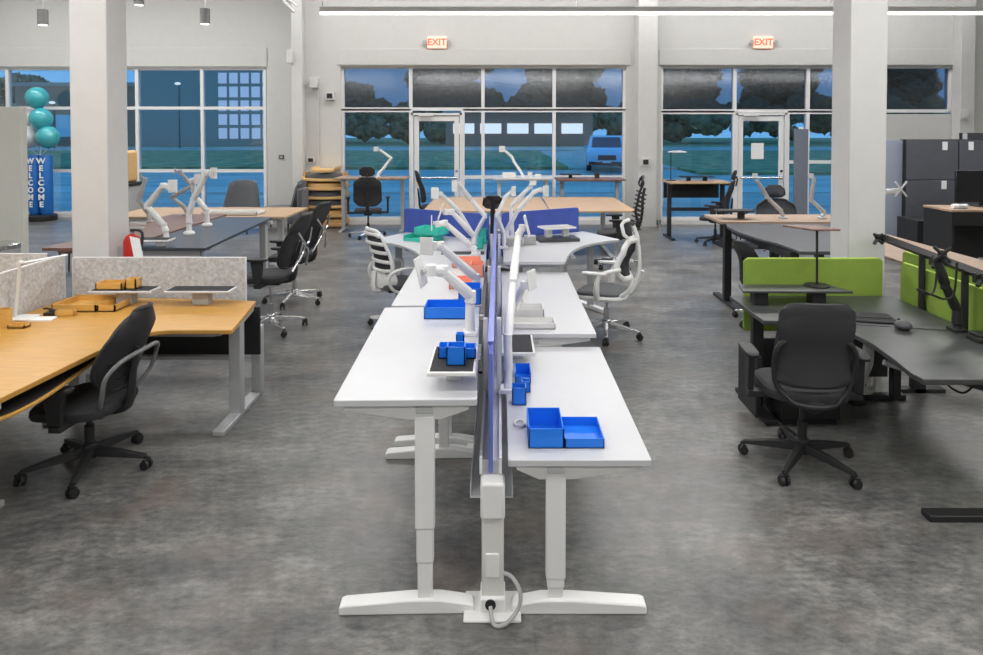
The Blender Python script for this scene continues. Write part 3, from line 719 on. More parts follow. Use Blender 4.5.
tray('desk_tray', 'white letter tray on second right desk beside arm', 'tray', .225, 4.36, .72, .27, .15, .035, 'white_plastic')
tray('desk_tray', 'taller white box behind white letter tray on second right desk', 'tray', .19, 4.56, .72, .22, .16, .075, 'white_plastic')
riser('white riser shelf with dark mat on the nearest right desk', .11, 3.97, .65, .19, .34, .08)
# risers on back desks
riser('grey and white laptop riser on back right corner desk', .62, 7.22, .81 + .035, .36, .22, .11, 'white_metal', 'grey_plastic', R(20), ((-.1, 0), (.1, 0)))
tag(obj('tool_tray', MB().box(-.22, .22, -.13, .13, 0, .035), 'grey_lam', loc=(.62, 7.2, .81), bevel=.006), 'flat grey tray box under the laptop riser', 'tray').rotation_euler = (0, 0, R(10))
tag(obj('desk_box', MB().box(-.06, .06, -.05, .05, 0, .09), 'grey_plastic', loc=(.32, 6.95, .81), bevel=.004), 'small grey box beside monitor arm on back right desk', 'box')
tag(obj('desk_box', MB().box(-.09, .09, -.1, .1, 0, .08), 'grey_plastic', loc=(.15, 6.9, .81), bevel=.004), 'grey box next to the spine on back right desk', 'box')
tag(obj('keyboard_tray', MB().box(-.2, .2, -.08, .08, 0, .02), 'charcoal', loc=(-.34, 6.3, .82), bevel=.004), 'dark mat on back left corner desk behind monitor arms', 'mat')

# ================================================================== MONITOR ARMS
def arm(lb, pts, base_z, m='white_metal', plate=(.11, .11), pn=(0, -1, 0), r=.019, base='clamp', group=None, plate_px=None, star=False):
    """pts: room points from the base up; the last is the plate centre"""
    pts = [Vector(p) for p in pts]; r = r * 1.18
    b = Vector((pts[0].x, pts[0].y, base_z)); t = thing('monitor_mount', lb, 'monitor arm', b, 0, group)
    L = [p - b for p in pts]
    q = MB()
    if base == 'disc': q.lathe((0, 0, 0), [(.06, 0), (.06, .02), (.045, .035), (.03, .04)], 20)
    else: q.box(-.04, .04, -.045, .045, 0, .02)
    obj('base', q, m, t, .003)
    obj('post', MB().cyl((0, 0, .015), L[0], r * 1.15, r, 14), m, t)
    n = len(L)
    for i in range(n - 2):
        nm = 'lower_arm' if i == 0 else 'upper_arm'
        a, c = L[i], L[i + 1]; d = (c - a); q = MB()
        q.tube([a, a + d * .12, a + d * .5, a + d * .88, c], [r * 1.0, r * 1.35, r * 1.25, r * 1.1, r * .9], 10)
        obj(nm, q, m, t)
        obj('joint', MB().cyl(c - Vector((0, 0, r * 1.2)), c + Vector((0, 0, r * 1.2)), r * 1.15, n=14), m, t, .002)
    obj('wrist', MB().tube([L[-2], L[-1]], r * .8, 8), 'light_grey' if m != 'black' else 'black', t)
    pn = Vector(pn).normalized(); zz = Vector((0, 0, 1)) if abs(pn.z) < .9 else Vector((0, 1, 0)); xx = pn.cross(zz).normalized(); zz = xx.cross(pn).normalized()
    ax = Matrix((xx, pn, zz)).transposed()
    q = MB()
    if star:
        q.obox(L[-1] + pn * .01, ax, (.05, .012, .05))
        for sx in (-1, 1):
            for sz in (-1, 1): q.tube([L[-1] + pn * .012, L[-1] + pn * .012 + ax @ Vector((sx * plate[0] * .5, 0, sz * plate[1] * .5))], .012, 6)
    else: q.obox(L[-1] + pn * .012, ax, (plate[0], .01, plate[1]))
    obj('mounting_plate', q, m, t, .003)
    return t
def pa(seq): return [at(a, b, Y=c) for a, b, c in seq]
arm('nearest white monitor arm on left side of blue divider', pa([(470, 303, 3.6), (471, 296, 3.6), (443, 271, 3.5), (431, 270, 3.45), (423, 271, 3.45)]), .898, plate=(.13, .15), pn=(-1, .15, -.25), r=.02)
arm('second white monitor arm left of divider with square grey plate facing camera', pa([(476, 285, 4.55), (476, 278, 4.55), (440, 246, 4.4), (433, 246, 4.35), (427, 246, 4.3)]), .898, 'cream_metal', plate=(.085, .115), pn=(-.15, -1, 0), r=.02)
arm('white monitor arm left of divider reaching low over teal trays', pa([(476, 250, 5.9), (471, 246, 5.9), (445, 223, 5.8), (438, 224, 5.8), (433, 223, 5.8)]), .898, plate=(.12, .12), pn=(-1, -.1, 0), r=.018)
arm('white monitor arm left of divider with steep tilted plate', pa([(474, 245, 6.2), (474, 236, 6.2), (452, 212, 6.1), (446, 212, 6.1), (442, 212, 6.1)]), .82, plate=(.12, .15), pn=(-1, -.1, .35), r=.018)
arm('white monitor arm left of divider with small square plate facing camera', pa([(473, 245, 6.7), (474, 237, 6.7), (459, 211, 6.6), (441, 194, 6.5), (438, 194, 6.5), (435, 193, 6.45)]), .82, plate=(.075, .11), pn=(0, -1, 0), r=.015)
arm('tallest white monitor arm left of divider folded in a zigzag', pa([(476, 240, 6.9), (476, 234, 6.9), (485, 216, 6.8), (471, 200, 6.8), (459, 184, 6.7), (455, 186, 6.65)]), .82, plate=(.06, .11), pn=(-.3, -1, 0), r=.016)
arm('nearest tall white monitor arm on right side of divider', pa([(508, 372, 3.45), (508, 338, 3.45), (513, 282, 3.75), (518, 236, 4.2), (522, 228, 4.2), (525, 226, 4.2)]), .65, plate=(.10, .13), pn=(1, -.1, .25), r=.0155)
arm('white monitor arm beside white tray with grey plate tilted', pa([(511, 330, 4.5), (513, 318, 4.5), (517, 300, 4.5), (524, 285, 4.4), (530, 280, 4.4)]), .72, plate=(.11, .13), pn=(1, -.6, .1), r=.018)
arm('white monitor arm right of divider with low drooping dark bracket', pa([(515, 320, 4.75), (517, 308, 4.75), (520, 297, 4.7), (524, 298, 4.7)]), .72, plate=(.09, .10), pn=(1, -.6, .2), r=.016)
arm('white monitor arm right of divider bent like a chevron', pa([(504, 243, 6.7), (504, 234, 6.7), (497, 215, 6.6), (505, 198, 6.6), (511, 192, 6.6), (513, 191, 6.6)]), .81, plate=(.05, .10), pn=(.4, -1, 0), r=.014)
arm('white monitor arm right of divider reaching farthest right', pa([(507, 240, 6.9), (507, 230, 6.9), (518, 210, 6.8), (534, 192, 6.8), (540, 190, 6.8), (545, 191, 6.8)]), .81, plate=(.08, .11), pn=(.8, -1, 0), r=.016)
arm('white monitor arm right of divider with upper joint standing highest', pa([(512, 235, 7.1), (511, 206, 7.1), (531, 186, 7.05), (533, 183, 7.0)]), .81, plate=(.07, .05), pn=(0, -1, .1), r=.016)
# ================================================================== CHAIRS
def chair_base(t, m_base, m_c, r=.33, seat_z=.46, rot=0, wm='black'):
    q = MB(); q.lathe((0, 0, 0), [(.04, .07), (.045, .1), (.042, .15), (.03, .16)], 18)
    for k in range(5):
        a = rot + 2 * math.pi * k / 5; d = Vector((math.cos(a), math.sin(a), 0)); n_ = Vector((-d.y, d.x, 0))
        vs = []
        for rr, hw, z0, z1 in ((.02, .028, .085, .135), (r * .55, .024, .078, .115), (r, .016, .068, .088)):
            for sx, zz in ((-1, z0), (1, z0), (.7, z1), (-.7, z1)): vs.append(d * rr + n_ * hw * sx + Vector((0, 0, zz)))
        fs = [(0, 1, 2, 3), (8, 11, 10, 9)]
        for j in range(2):
            for i in range(4): fs.append((j * 4 + i, (j + 1) * 4 + i, (j + 1) * 4 + (i + 1) % 4, j * 4 + (i + 1) % 4))
        q.add(vs, fs)
    obj('star_base', q, m_base, t, .003)
    for k in range(5):
        a = rot + 2 * math.pi * k / 5; c = Vector((math.cos(a) * r, math.sin(a) * r, 0)); b = a + .9 + k * .5
        wx = Vector((math.cos(b), math.sin(b), 0)); q = MB()
        for s in (-1, 1):
            q.cyl(c + Vector((0, 0, .029)) + wx * s * .008, c + Vector((0, 0, .029)) + wx * s * .026, .029, .025, n=16)
        q.cyl(c + Vector((0, 0, .03)), c + Vector((0, 0, .078)), .011, n=8)
        q.tube([c + Vector((0, 0, .055)) - wx * .024, c + Vector((0, 0, .062)), c + Vector((0, 0, .055)) + wx * .024], .012, 6)
        obj('caster', q, wm, t)
    obj('gas_lift', MB().cyl((0, 0, .12), (0, 0, .26), .027).cyl((0, 0, .25), (0, 0, seat_z - .05), .016), m_c, t)
    obj('tilt_mechanism', B(-.07, .07, -.12, .1, seat_z - .085, seat_z - .035), 'black', t, .012)
    obj('height_lever', MB().tube([(.05, .0, seat_z - .06), (.2, .02, seat_z - .07), (.25, .03, seat_z - .09)], .007, 6), 'black', t)
def back_fn(w0, w1, z0, z1, y0, lean, curve, lumbar, wmid=None, corner=.12):
    def fn(u, v):
        s = u * 2 - 1; z = z0 + (z1 - z0) * v
        wd = w0 * (1 - v) + w1 * v
        if wmid: wd += (wmid - (w0 + w1) / 2) * 4 * v * (1 - v)
        # rounded corners
        e = min(v, 1 - v) * (z1 - z0); c = corner
        k = 1.0 if e > c else (1 - (1 - e / c) ** 2 * (.12 if corner < .08 else .28 if corner < .15 else .45))
        x = s * wd / 2 * k
        z -= .04 * v ** 8 * abs(s) ** 7; z += .03 * (1 - v) ** 8 * abs(s) ** 7
        y = y0 - lean * v + lumbar * math.sin(math.pi * min(1, v * 1.4)) * 1.0 + curve * s * s
        return (x, y, z)
    return fn
def armrests(t, m_pad, m_post, x=.3, z=.66, seat_z=.46, style='T', pl=.25, y=-.02):
    for s in (-1, 1):
        obj('arm_pad', MB().pad(s * x, y + .03, z, .085, pl, .028), m_pad, t)
        q = MB()
        if style == 'T': q.prism_axis([(y - .05, z), (y + .07, z), (y + .04, seat_z - .02), (y - .03, seat_z - .02)], s * x - .018, s * x + .018).box(min(s * .1, s * (x + .015)), max(s * .1, s * (x + .015)), y - .03, y + .04, seat_z - .06, seat_z - .025)
        else: q.tube([(s * x, y + .1, z), (s * x, y - .12, z - .02), (s * (x - .02), y - .17, z - .1), (s * (x - .06), y - .14, seat_z - .04), (s * .12, y - .06, seat_z - .05)], .016, 8, smooth=4)
        obj('arm_post', q, m_post, t, .004 if style == 'T' else 0)
def outline_frame(fn, r, n=14, off=0.0, flat=1.0):
    pts = [fn(i / n, 0) for i in range(n)] + [fn(1, j / n) for j in range(n)] + [fn(1 - i / n, 1) for i in range(n)] + [fn(0, 1 - j / n) for j in range(n)]
    return MB().tube([(x, y + off, z) for x, y, z in pts], r, 8, closed=True)
def task_chair(lb, x, y, rz, m='black', z_seat=.46, zt=1.02, backm='charcoal', seatm='charcoal', basem='black', liftm='black', head=False, arms='T', rot=0, wb=.44, wt=.38, wmid=None, frame=True, lean=.1, ribs=0, r=.32, arm_x=.30, arm_z=.66, zb=None, group=None, corner=.12):
    t = thing('office_chair', lb, 'chair', (x, y, 0), rz, group)
    chair_base(t, basem, liftm, r, z_seat, rot)
    obj('seat', MB().pad(0, .02, z_seat - .04, .50, .48, .075, front=.02), seatm, t)
    z0 = zb or z_seat + .1
    fn = back_fn(wb, wt, z0, zt, -.22, lean, .05, .03, wmid, corner)
    obj('backrest', MB().shell(fn, 14, 18, .03 if backm != 'mesh' else .012), backm, t)
    if frame: obj('back_frame', outline_frame(fn, .014), m, t)
    q = MB(); q.tube([(0, -.1, z_seat - .06), (0, -.24, z_seat - .02), (0, -.27, z0 + .08), (0, -.235 - lean * .45, min(z0 + .25, (z0 + zt) / 2))], [.035, .035, .03, .02], 8, smooth=4, flat=.6)
    obj('back_support', q, m, t)
    if ribs:
        q = MB()
        for k in range(ribs):
            v = .12 + .3 * k / ribs; p0 = [fn(u, v) for u in (.12, .3, .5, .7, .88)]
            q.tube([(a, b - .018, c) for a, b, c in p0], .005, 5)
        obj('lumbar_ribs', q, m, t)
    if arms: armrests(t, m if m != 'white_metal' else 'white_metal', m, arm_x, arm_z, z_seat, arms)
    if head:
        fh = back_fn(.27, .25, zt + .03, zt + .19, -.22 - lean, .02, .03, .01, corner=.06)
        obj('headrest', MB().shell(fh, 8, 6, .03), backm, t); obj('headrest_frame', outline_frame(fh, .009, 8), m, t)
        obj('headrest_stem', MB().tube([(0, -.235 - lean, zt - .08), (0, -.26 - lean, zt + .03), (0, -.24 - lean, zt + .09)], .014, 8), m, t)
    return t

# front left black chair, facing the wooden desk
tc = task_chair('black task chair with ribbed lumbar back at the yellow wood desk', -2.41, 3.93, R(86), zt=.97, backm='black_soft', seatm='black_soft', wb=.42, wt=.30, wmid=.46, ribs=9, lean=.15, rot=R(-159), arm_x=.29, arm_z=.565, r=.335, z_seat=.405, corner=.18, zb=.50)
obj('lumbar_yoke', MB().tube([(-.16, -.18, .43), (-.225, -.235, .52), (-.24, -.27, .63), (-.17, -.315, .70), (0, -.335, .715), (.17, -.315, .70), (.24, -.27, .63), (.225, -.235, .52), (.16, -.18, .43)], .013, 8, smooth=5), 'shade_grey', tc)
# front right chair, back towards the camera
t = thing('office_chair', 'black upholstered office chair in front of the black desk with green screens', 'chair', (1.81, 3.99, 0), R(-6))
chair_base(t, 'black', 'black', .33, .47, R(20))
obj('seat', MB().pad(0, .03, .43, .50, .48, .08, front=.02), 'charcoal', t)
fn = back_fn(.44, .40, .53, 1.03, -.21, .07, .055, .03, corner=.05); obj('backrest', MB().shell(fn, 16, 18, .05), 'charcoal', t)
fb = back_fn(.40, .455, .44, .84, -.235, .03, .06, .03, corner=.14)
fr_pts = [fb(0, 1 - j / 10) for j in range(10)] + [fb(i / 12, 0) for i in range(13)] + [fb(1, j / 10) for j in range(1, 11)]
obj('back_frame', MB().tube([(a, b - .012, c) for a, b, c in fr_pts], .017, 8), 'black', t)
obj('rear_shell', MB().shell(back_fn(.40, .41, .55, .98, -.238, .06, .055, .03, corner=.04), 12, 8, .012), 'charcoal', t)
obj('back_support', MB().tube([(0, -.1, .41), (0, -.2, .41), (0, -.24, .45)], [.05, .05, .05], 8, smooth=4, flat=.5), 'black', t)
armrests(t, 'black', 'black', .31, .66, .47, 'T', .27)

# left mid chairs with chrome bases beside the dark desk
def mesh_chair(lb, x, y, rz, rot=0):
    t = task_chair(lb, x, y, rz, m='black', basem='chrome', liftm='chrome', seatm='black_soft', backm='mesh', zt=1.16, wb=.46, wt=.48, lean=.19, rot=rot, arm_x=.31, arm_z=.74, z_seat=.54, r=.33)
    obj('back_brace', MB().tube([(-.17, -.3, .62), (-.07, -.36, .78), (0, -.36, .84), (.07, -.36, .78), (.17, -.3, .62)], .012, 8, smooth=4).tube([(-.17, -.36, 1.0), (-.05, -.38, .88), (.05, -.38, .88), (.17, -.36, 1.0)], .012, 8, smooth=4), 'chrome', t)
    return t
mesh_chair('black mesh chair with chrome base, nearest beside the dark desk', -2.28, 6.7, R(84), R(10))
mesh_chair('black mesh chair with chrome base behind the nearest mesh chair', -2.36, 7.75, R(80), R(40))
tg = obj('price_tag', B(-.004, .004, -.09, .09, -.1, .1), 'paper', loc=(-2.02, 6.72, .80)); tg.rotation_euler = (R(25), 0, R(60))
tag(tg, 'white paper tag hanging behind the mesh chair', 'tag')

# white ribbed chair on the left
t = thing('office_chair', 'white chair with ribbed slatted back at the back left desk', 'chair', (-1.02, 6.75, 0), R(-58))
chair_base(t, 'white_metal', 'chrome', .31, .46, R(75), 'black')
obj('seat', MB().pad(0, .03, .42, .48, .46, .07, front=.02), 'dark_fabric', t)
fn = back_fn(.44, .40, .56, 1.02, -.21, .10, .06, .03, corner=.1)
obj('back_mesh', MB().shell(fn, 10, 12, .008), 'mesh', t)
obj('back_frame', outline_frame(fn, .018), 'white_metal', t)
for k in range(5):
    v = .12 + .2 * k
    obj('back_slat', MB().tube([(a, b - .02, c) for a, b, c in [fn(u, v) for u in (0, .15, .35, .5, .65, .85, 1)]], .014, 8, flat=1.3), 'white_metal', t)
obj('back_shell', MB().shell(back_fn(.46, .46, .44, .62, -.22, .0, .12, .0, corner=.1), 12, 6, .02), 'white_metal', t)
obj('back_support', MB().tube([(0, -.08, .40), (0, -.25, .42), (0, -.25, .6)], .035, 8, smooth=4, flat=.6), 'white_metal', t)
for s in (-1, 1):
    obj('arm_loop', MB().tube([(s * .27, .16, .62), (s * .28, -.12, .64), (s * .26, -.2, .56), (s * .25, -.14, .44), (s * .25, .04, .40), (s * .26, .14, .5)], .016, 8, closed=True, smooth=4), 'white_metal', t)
# white high-back chair on the right, side on
t = thing('office_chair', 'white high backed chair with looped headrest at the back right desk', 'chair', (1.04, 6.50, 0), R(66))
chair_base(t, 'chrome', 'chrome', .33, .46, R(50), 'black')
obj('seat', MB().pad(0, .03, .42, .50, .48, .045, front=.02), 'dark_fabric', t)
obj('seat_shell', MB().pad(0, .02, .385, .53, .50, .05, front=.02), 'white_metal', t)
fn = back_fn(.38, .34, .58, .95, -.23, .05, .06, .04, corner=.1)
obj('back_mesh', MB().shell(fn, 10, 14, .01), 'mesh', t)
obj('back_frame', outline_frame(fn, .029), 'white_metal', t)
fh = back_fn(.28, .24, .97, 1.13, -.25, -.04, .04, .0, corner=.07)
obj('headrest', MB().shell(fh, 8, 8, .012), 'mesh', t); obj('headrest_loop', outline_frame(fh, .017, 8), 'white_metal', t)
obj('headrest_stem', MB().tube([(0, -.30, .88), (0, -.30, .98), (0, -.26, 1.08)], .02, 8), 'white_metal', t)
obj('back_spine', MB().tube([(0, .02, .38), (0, -.18, .40), (0, -.28, .52), (0, -.32, .7), (0, -.31, .9)], [.05, .045, .035, .03, .025], 10, smooth=4, flat=.7), 'white_metal', t)
for s in (-1, 1):
    obj('arm_post', MB().tube([(s * .24, .02, .40), (s * .29, .02, .50), (s * .29, -.02, .64), (s * .24, -.2, .70)], [.03, .03, .022, .018], 8, smooth=4), 'white_metal', t)
    obj('arm_pad', MB().pad(s * .29, .04, .645, .07, .24, .022), 'white_metal', t)
    obj('side_rib', MB().tube([(s * .14, -.1, .38), (s * .2, -.26, .5), (s * .19, -.31, .62)], .018, 8, smooth=4), 'white_metal', t)

# far chairs
task_chair('black high back chair with headrest facing the left window desk', -2.42, 12.45, R(8), zt=1.12, head=True, backm='black_soft', wb=.50, wt=.46, basem='chrome', rot=R(30), arm_x=.36, arm_z=.72, z_seat=.5, r=.34)
task_chair('black chair seen side on near the middle glass door', X(433, 12.85), 12.85, R(-78), zt=1.2, backm='black_soft', basem='black', rot=R(0), arms=None, wb=.48, wt=.40, lean=.12, z_seat=.52)
task_chair('black mesh back chair behind the blue screens, only its top showing', -.10, 9.1, R(4), zt=1.12, head=False, backm='mesh', arms=None, wb=.24, wt=.22, zb=.96, corner=.025)
task_chair('black mesh chair with headrest at the far right black desk', X(716, 11.7), 11.7, R(62), zt=1.10, head=True, backm='mesh', rot=R(15), arm_x=.3, arm_z=.68)
task_chair('black mesh chair with headrest facing the tan wood desk', X(783, 9.0), 9.0, R(176), zt=1.03, head=True, backm='mesh', wb=.56, wt=.5, arms='T', rot=R(20))
task_chair('black chair tucked beneath the dark curved desk', X(763, 7.0), 6.9, R(-80), zt=.86, backm='black_soft', arms=None, z_seat=.44, basem='chrome')
# spine-like ribbed chair, side on
t = thing('office_chair', 'black chair with spring-like ribbed back beside the light wood table', 'chair', (X(617, 9.75), 9.75, 0), R(85))
chair_base(t, 'chrome', 'chrome', .33, .50, R(-10), 'black')
obj('seat', MB().pad(0, .03, .46, .52, .50, .08, front=.02), 'black_soft', t)
sp1 = [(-.24, .52), (-.30, .65), (-.27, .8), (-.30, .95), (-.33, 1.1), (-.38, 1.22), (-.33, 1.30)]
obj('back_spine', MB().tube([(0, a, b) for a, b in sp1], .018, 8, smooth=4).tube([(0, -.05, .46), (0, -.2, .46), (0, -.30, .55), (0, -.36, .75), (0, -.37, 1.0), (0, -.40, 1.15)], .02, 8, smooth=4), 'black', t)
for k in range(9):
    z = .58 + k * .062; y = -.28 - .01 * k
    obj('back_rib', MB().tube([(-.22 + k * .006, y + .06, z + .02), (-.12, y, z), (0, y - .06, z - .03), (.12, y, z), (.22 - k * .006, y + .06, z + .02)], .011, 6, smooth=3), 'black', t)
obj('headrest', MB().tube([(-.13, -.33, 1.2), (0, -.36, 1.16), (.13, -.33, 1.2), (.12, -.36, 1.29), (0, -.38, 1.32), (-.12, -.36, 1.29)], .015, 8, closed=True, smooth=4), 'black', t)
armrests(t, 'black', 'black', .31, .7, .5, 'T')

# ================================================================== LEFT WOOD DESK GROUP
zw = .72
t = thing('corner_desk', 'yellow wood L-shaped desk with grey legs at left', 'desk', (-2.3, 4.4, 0))
o = (-2.3, 4.4, 0)
poly = [(-1.70, 4.27), (-1.81, 5.0), (-2.2, 5.07), (-3.29, 5.09), (-3.29, 2.2), (-2.40, 2.2), (-2.37, 3.2)] + bez((-2.31, 3.95), (-2.28, 4.26), (-2.08, 4.27), 8)
obj('desktop', MB(o).prism(poly, zw - .028, zw), 'wood_yellow', t, .004)
q = MB(o); q.box(-1.865, -1.785, 4.62, 4.70, .03, zw - .06).box(-1.86, -1.79, 4.625, 4.695, .02, .3); obj('leg', q, 'silver', t, .005)
q = MB(o); q.box(-1.865, -1.785, 4.34, 5.0, 0, .035); obj('foot', q, 'silver', t, .006)
q = MB(o); q.prism_axis([(4.30, zw - .028), (4.95, zw - .028), (4.93, zw - .055), (4.72, zw - .09), (4.6, zw - .09), (4.32, zw - .055)], -1.85, -1.80); obj('support_arm', q, 'silver', t, .004)
obj('crossbar', MB(o).box(-3.0, -1.86, 4.80, 4.84, .345, .37), 'silver', t)
obj('frame_rail', MB(o).box(-3.0, -1.84, 4.34, 4.38, zw - .065, zw - .03).box(-3.0, -1.84, 4.85, 4.89, zw - .065, zw - .03), 'silver', t)
obj('modesty_panel', MB(o).box(-3.05, -1.76, 4.93, 4.95, .34, zw - .03), 'black', t)
for yy in (3.5, ):
    obj('leg', MB(o).box(-2.95, -2.87, yy - .04, yy + .04, .03, zw - .03), 'silver', t, .005); obj('foot', MB(o).box(-3.2, -2.625, yy - .04, yy + .04, 0, .035), 'silver', t, .006)
q = MB(o); q.box(-3.08, -3.0, 4.78, 4.86, .03, zw - .03); obj('leg', q, 'silver', t, .005)
obj('foot', MB(o).box(-3.08, -3.0, 4.5, 4.95, 0, .035), 'silver', t, .006)
obj('hand_control', MB(o).box(-2.48, -2.38, 3.1, 3.2, zw - .06, zw - .03), 'light_grey', t, .006)
# keyboard tray under desk with curved yellow edge
t = thing('keyboard_tray', 'black keyboard tray with curved yellow wood edge under the yellow desk', 'keyboard tray', (-2.55, 3.6, .6))
pk = [(-2.95, 3.15), (-2.42, 3.12)] + bez((-2.36, 3.16), (-2.30, 3.3), (-2.34, 3.6), 6) + [(-2.40, 4.05), (-2.95, 4.05)]
obj('board', MB((-2.55, 3.6, .6)).prism(pk, .615, .63), 'wood_yellow', t, .003)
obj('track', MB((-2.55, 3.6, .6)).box(-2.75, -2.62, 3.3, 3.9, .63, .69), 'grey_plastic', t)
obj('mat', MB((-2.55, 3.6, .6)).prism([(-2.92, 3.17), (-2.43, 3.14)] + bez((-2.375, 3.18), (-2.318, 3.3), (-2.356, 3.6), 6) + [(-2.415, 4.03), (-2.92, 4.03)], .63, .636), 'black', t)
# spine and felt screens
t = thing('desk_spine', 'grey metal spine frame behind the yellow wood desk', 'desk spine', (-2.5, 5.05, 0))
o = (-2.5, 5.05, 0)
obj('post', MB(o).box(-1.86, -1.79, 5.03, 5.11, 0, .52), 'silver', t, .006)
obj('post', MB(o).box(-3.24, -3.18, 5.1, 5.13, 0, .6), 'silver', t, .006)
obj('beam', MB(o).box(-3.18, -1.86, 5.1, 5.13, .30, .36), 'silver', t, .004)
obj('beam', MB(o).box(-3.18, -1.86, 5.1, 5.13, .58, .64), 'silver', t, .004)
def felt(lb, x0, x1, y0, y1, z0, z1, m='felt', em='felt_edge', name='felt_screen', edge=.006, r=.0):
    cx, cy = (x0 + x1) / 2, (y0 + y1) / 2
    t = thing(name, lb, 'desk screen', (cx, cy, z0)); o = (cx, cy, z0)
    obj('panel', MB(o).box(x0, x1, y0, y1, z0, z1), m, t, .004)
    e = edge; q = MB(o)
    if abs(x1 - x0) > abs(y1 - y0):
        q.box(x0 - e, x1 + e, y0 - .001, y1 + .001, z1, z1 + e).box(x0 - e, x0, y0 - .001, y1 + .001, z0, z1).box(x1, x1 + e, y0 - .001, y1 + .001, z0, z1)
    else:
        q.box(x0 - .001, x1 + .001, y0 - e, y1 + e, z1, z1 + e).box(x0 - .001, x1 + .001, y0 - e, y0, z0, z1).box(x0 - .001, x1 + .001, y1, y1 + e, z0, z1)
    obj('edge_trim', q, em, t); return t
felt('speckled grey felt screen along the back of the yellow desk', -3.26, -1.945, 5.14, 5.165, .55, 1.012)
felt('grey felt screen running along the left side of yellow desk', -3.335, -3.31, 2.2, 5.12, .55, 1.035)
felt('grey felt screen at far left behind the lamp', -5.3, -3.55, 5.25, 5.275, .55, 1.02)
t = thing('office_table', 'yellow wood desk beyond left felt screen', 'desk', (-3.8, 4.0, 0))
obj('desktop', MB((-3.8, 4, 0)).box(-4.3, -3.38, 2.4, 5.2, .69, .72), 'wood_yellow', t)
for yy in (2.7, 4.7): obj('leg', MB((-3.8, 4, 0)).box(-3.8, -3.72, yy - .04, yy + .04, 0, .69), 'silver', t)
# things on the yellow desk
def riser2(lb, px0, px1, py, Y, z, zdesk):
    a = X(px0, Y); b = X(px1, Y)
    t = thing('monitor_riser', lb, 'monitor riser', ((a + b) / 2, Y, zdesk)); w_ = (b - a) / 2
    obj('shelf', B(-w_, w_, -.08, .08, z - zdesk - .016, z - zdesk), 'light_grey', t, .004)
    obj('mat', B(-w_ + .015, w_ - .015, -.07, .07, z - zdesk, z - zdesk + .003), 'charcoal', t)
    obj('stand', B(-.06, .06, -.02, .06, 0, z - zdesk - .016), 'grey_plastic', t, .004)
    return t
riser2('grey shelf with dark mat and nothing on it, right side of yellow desk', 167, 232, 288, 4.90, .835, zw)
riser2('grey shelf holding wooden box and cup, left side of yellow desk', 92, 154, 287, 4.90, .835, zw)
tray('wooden_tray', 'small shallow wooden box on the grey shelf', 'wooden box', X(111, 4.90), 4.90, .838, .19, .12, .05, 'wood_box', .008)
tray('wooden_cup', 'square wooden cup right of the small wooden box on shelf', 'wooden cup', X(131.5, 4.90), 4.90, .838, .075, .08, .075, 'wood_box', .008)
pt = at(82, 313, z=zw)
tray('wooden_tray', 'large shallow wooden tray on yellow desk corner', 'wooden tray', -2.975, 4.84, zw, .31, .30, .05, 'wood_box', .009)
tray('wooden_tray', 'smaller wooden tray adjoining right of the large wooden tray', 'wooden tray', -2.75, 4.83, zw, .125, .27, .047, 'wood_box', .009)
tray('wooden_card_stand', 'little wooden card stand in front of the large wooden tray', 'card stand', -2.97, 4.60, zw, .12, .045, .04, 'wood_box', .008, rz=R(8))
tray('wooden_tray', 'little wooden block at left edge beside the lamp', 'wooden tray', -3.10, 4.33, zw, .11, .06, .022, 'wood_box', .008)
tag(obj('wooden_cup', MB().lathe((0, 0, 0), [(.05, 0), (.05, .11), (.042, .11), (.042, .01)], 20), 'wood_box', loc=(-3.225, 4.36, zw)), 'round wooden cup cut by the left edge of the picture', 'wooden cup')
# lamp
t = thing('desk_lamp', 'beige metal desk lamp with flat white bar head on the yellow desk', 'lamp', (-3.24, 4.53, zw))
o = Vector((-3.24, 4.53, zw))
obj('base', B(-.04, .1, -.07, .07, 0, .012), 'white_metal', t, .004)
l0 = at(15, 315, Y=4.53); l1 = at(20, 263, Y=4.53); l2 = at(66, 255, Y=4.85)
obj('stem', MB(o).tube([(l0.x, l0.y, zw + .01), l1], .014, 8, flat=.6), 'wood_tan' if False else 'cream_metal', t)
obj('hinge', MB(o).cyl(l1 - Vector((0, .02, 0)), l1 + Vector((0, .02, 0)), .016), 'cream_metal', t)
obj('lamp_head', MB(o).tube([l1, l2], [.014, .02], 4, flat=.35), 'white_metal', t)
m_ = at(30, 308, z=zw)
tag(obj('mouse_stand', MB().tube([(-.08, .05, .03), (-.03, .03, .035), (.03, .0, .02), (.09, .01, .02)], [.006, .008, .018, .016], 8, smooth=4).box(-.03, .1, -.03, .03, 0, .02), 'black', loc=(-3.09, 4.62, zw)), 'small black gadget with cable beside the desk lamp', 'gadget')
tag(obj('notepad', B(-.07, .07, -.045, .045, 0, .01), 'paper', loc=(-3.06, 4.50, zw)), 'white notepad at the foot of the desk lamp', 'notepad')

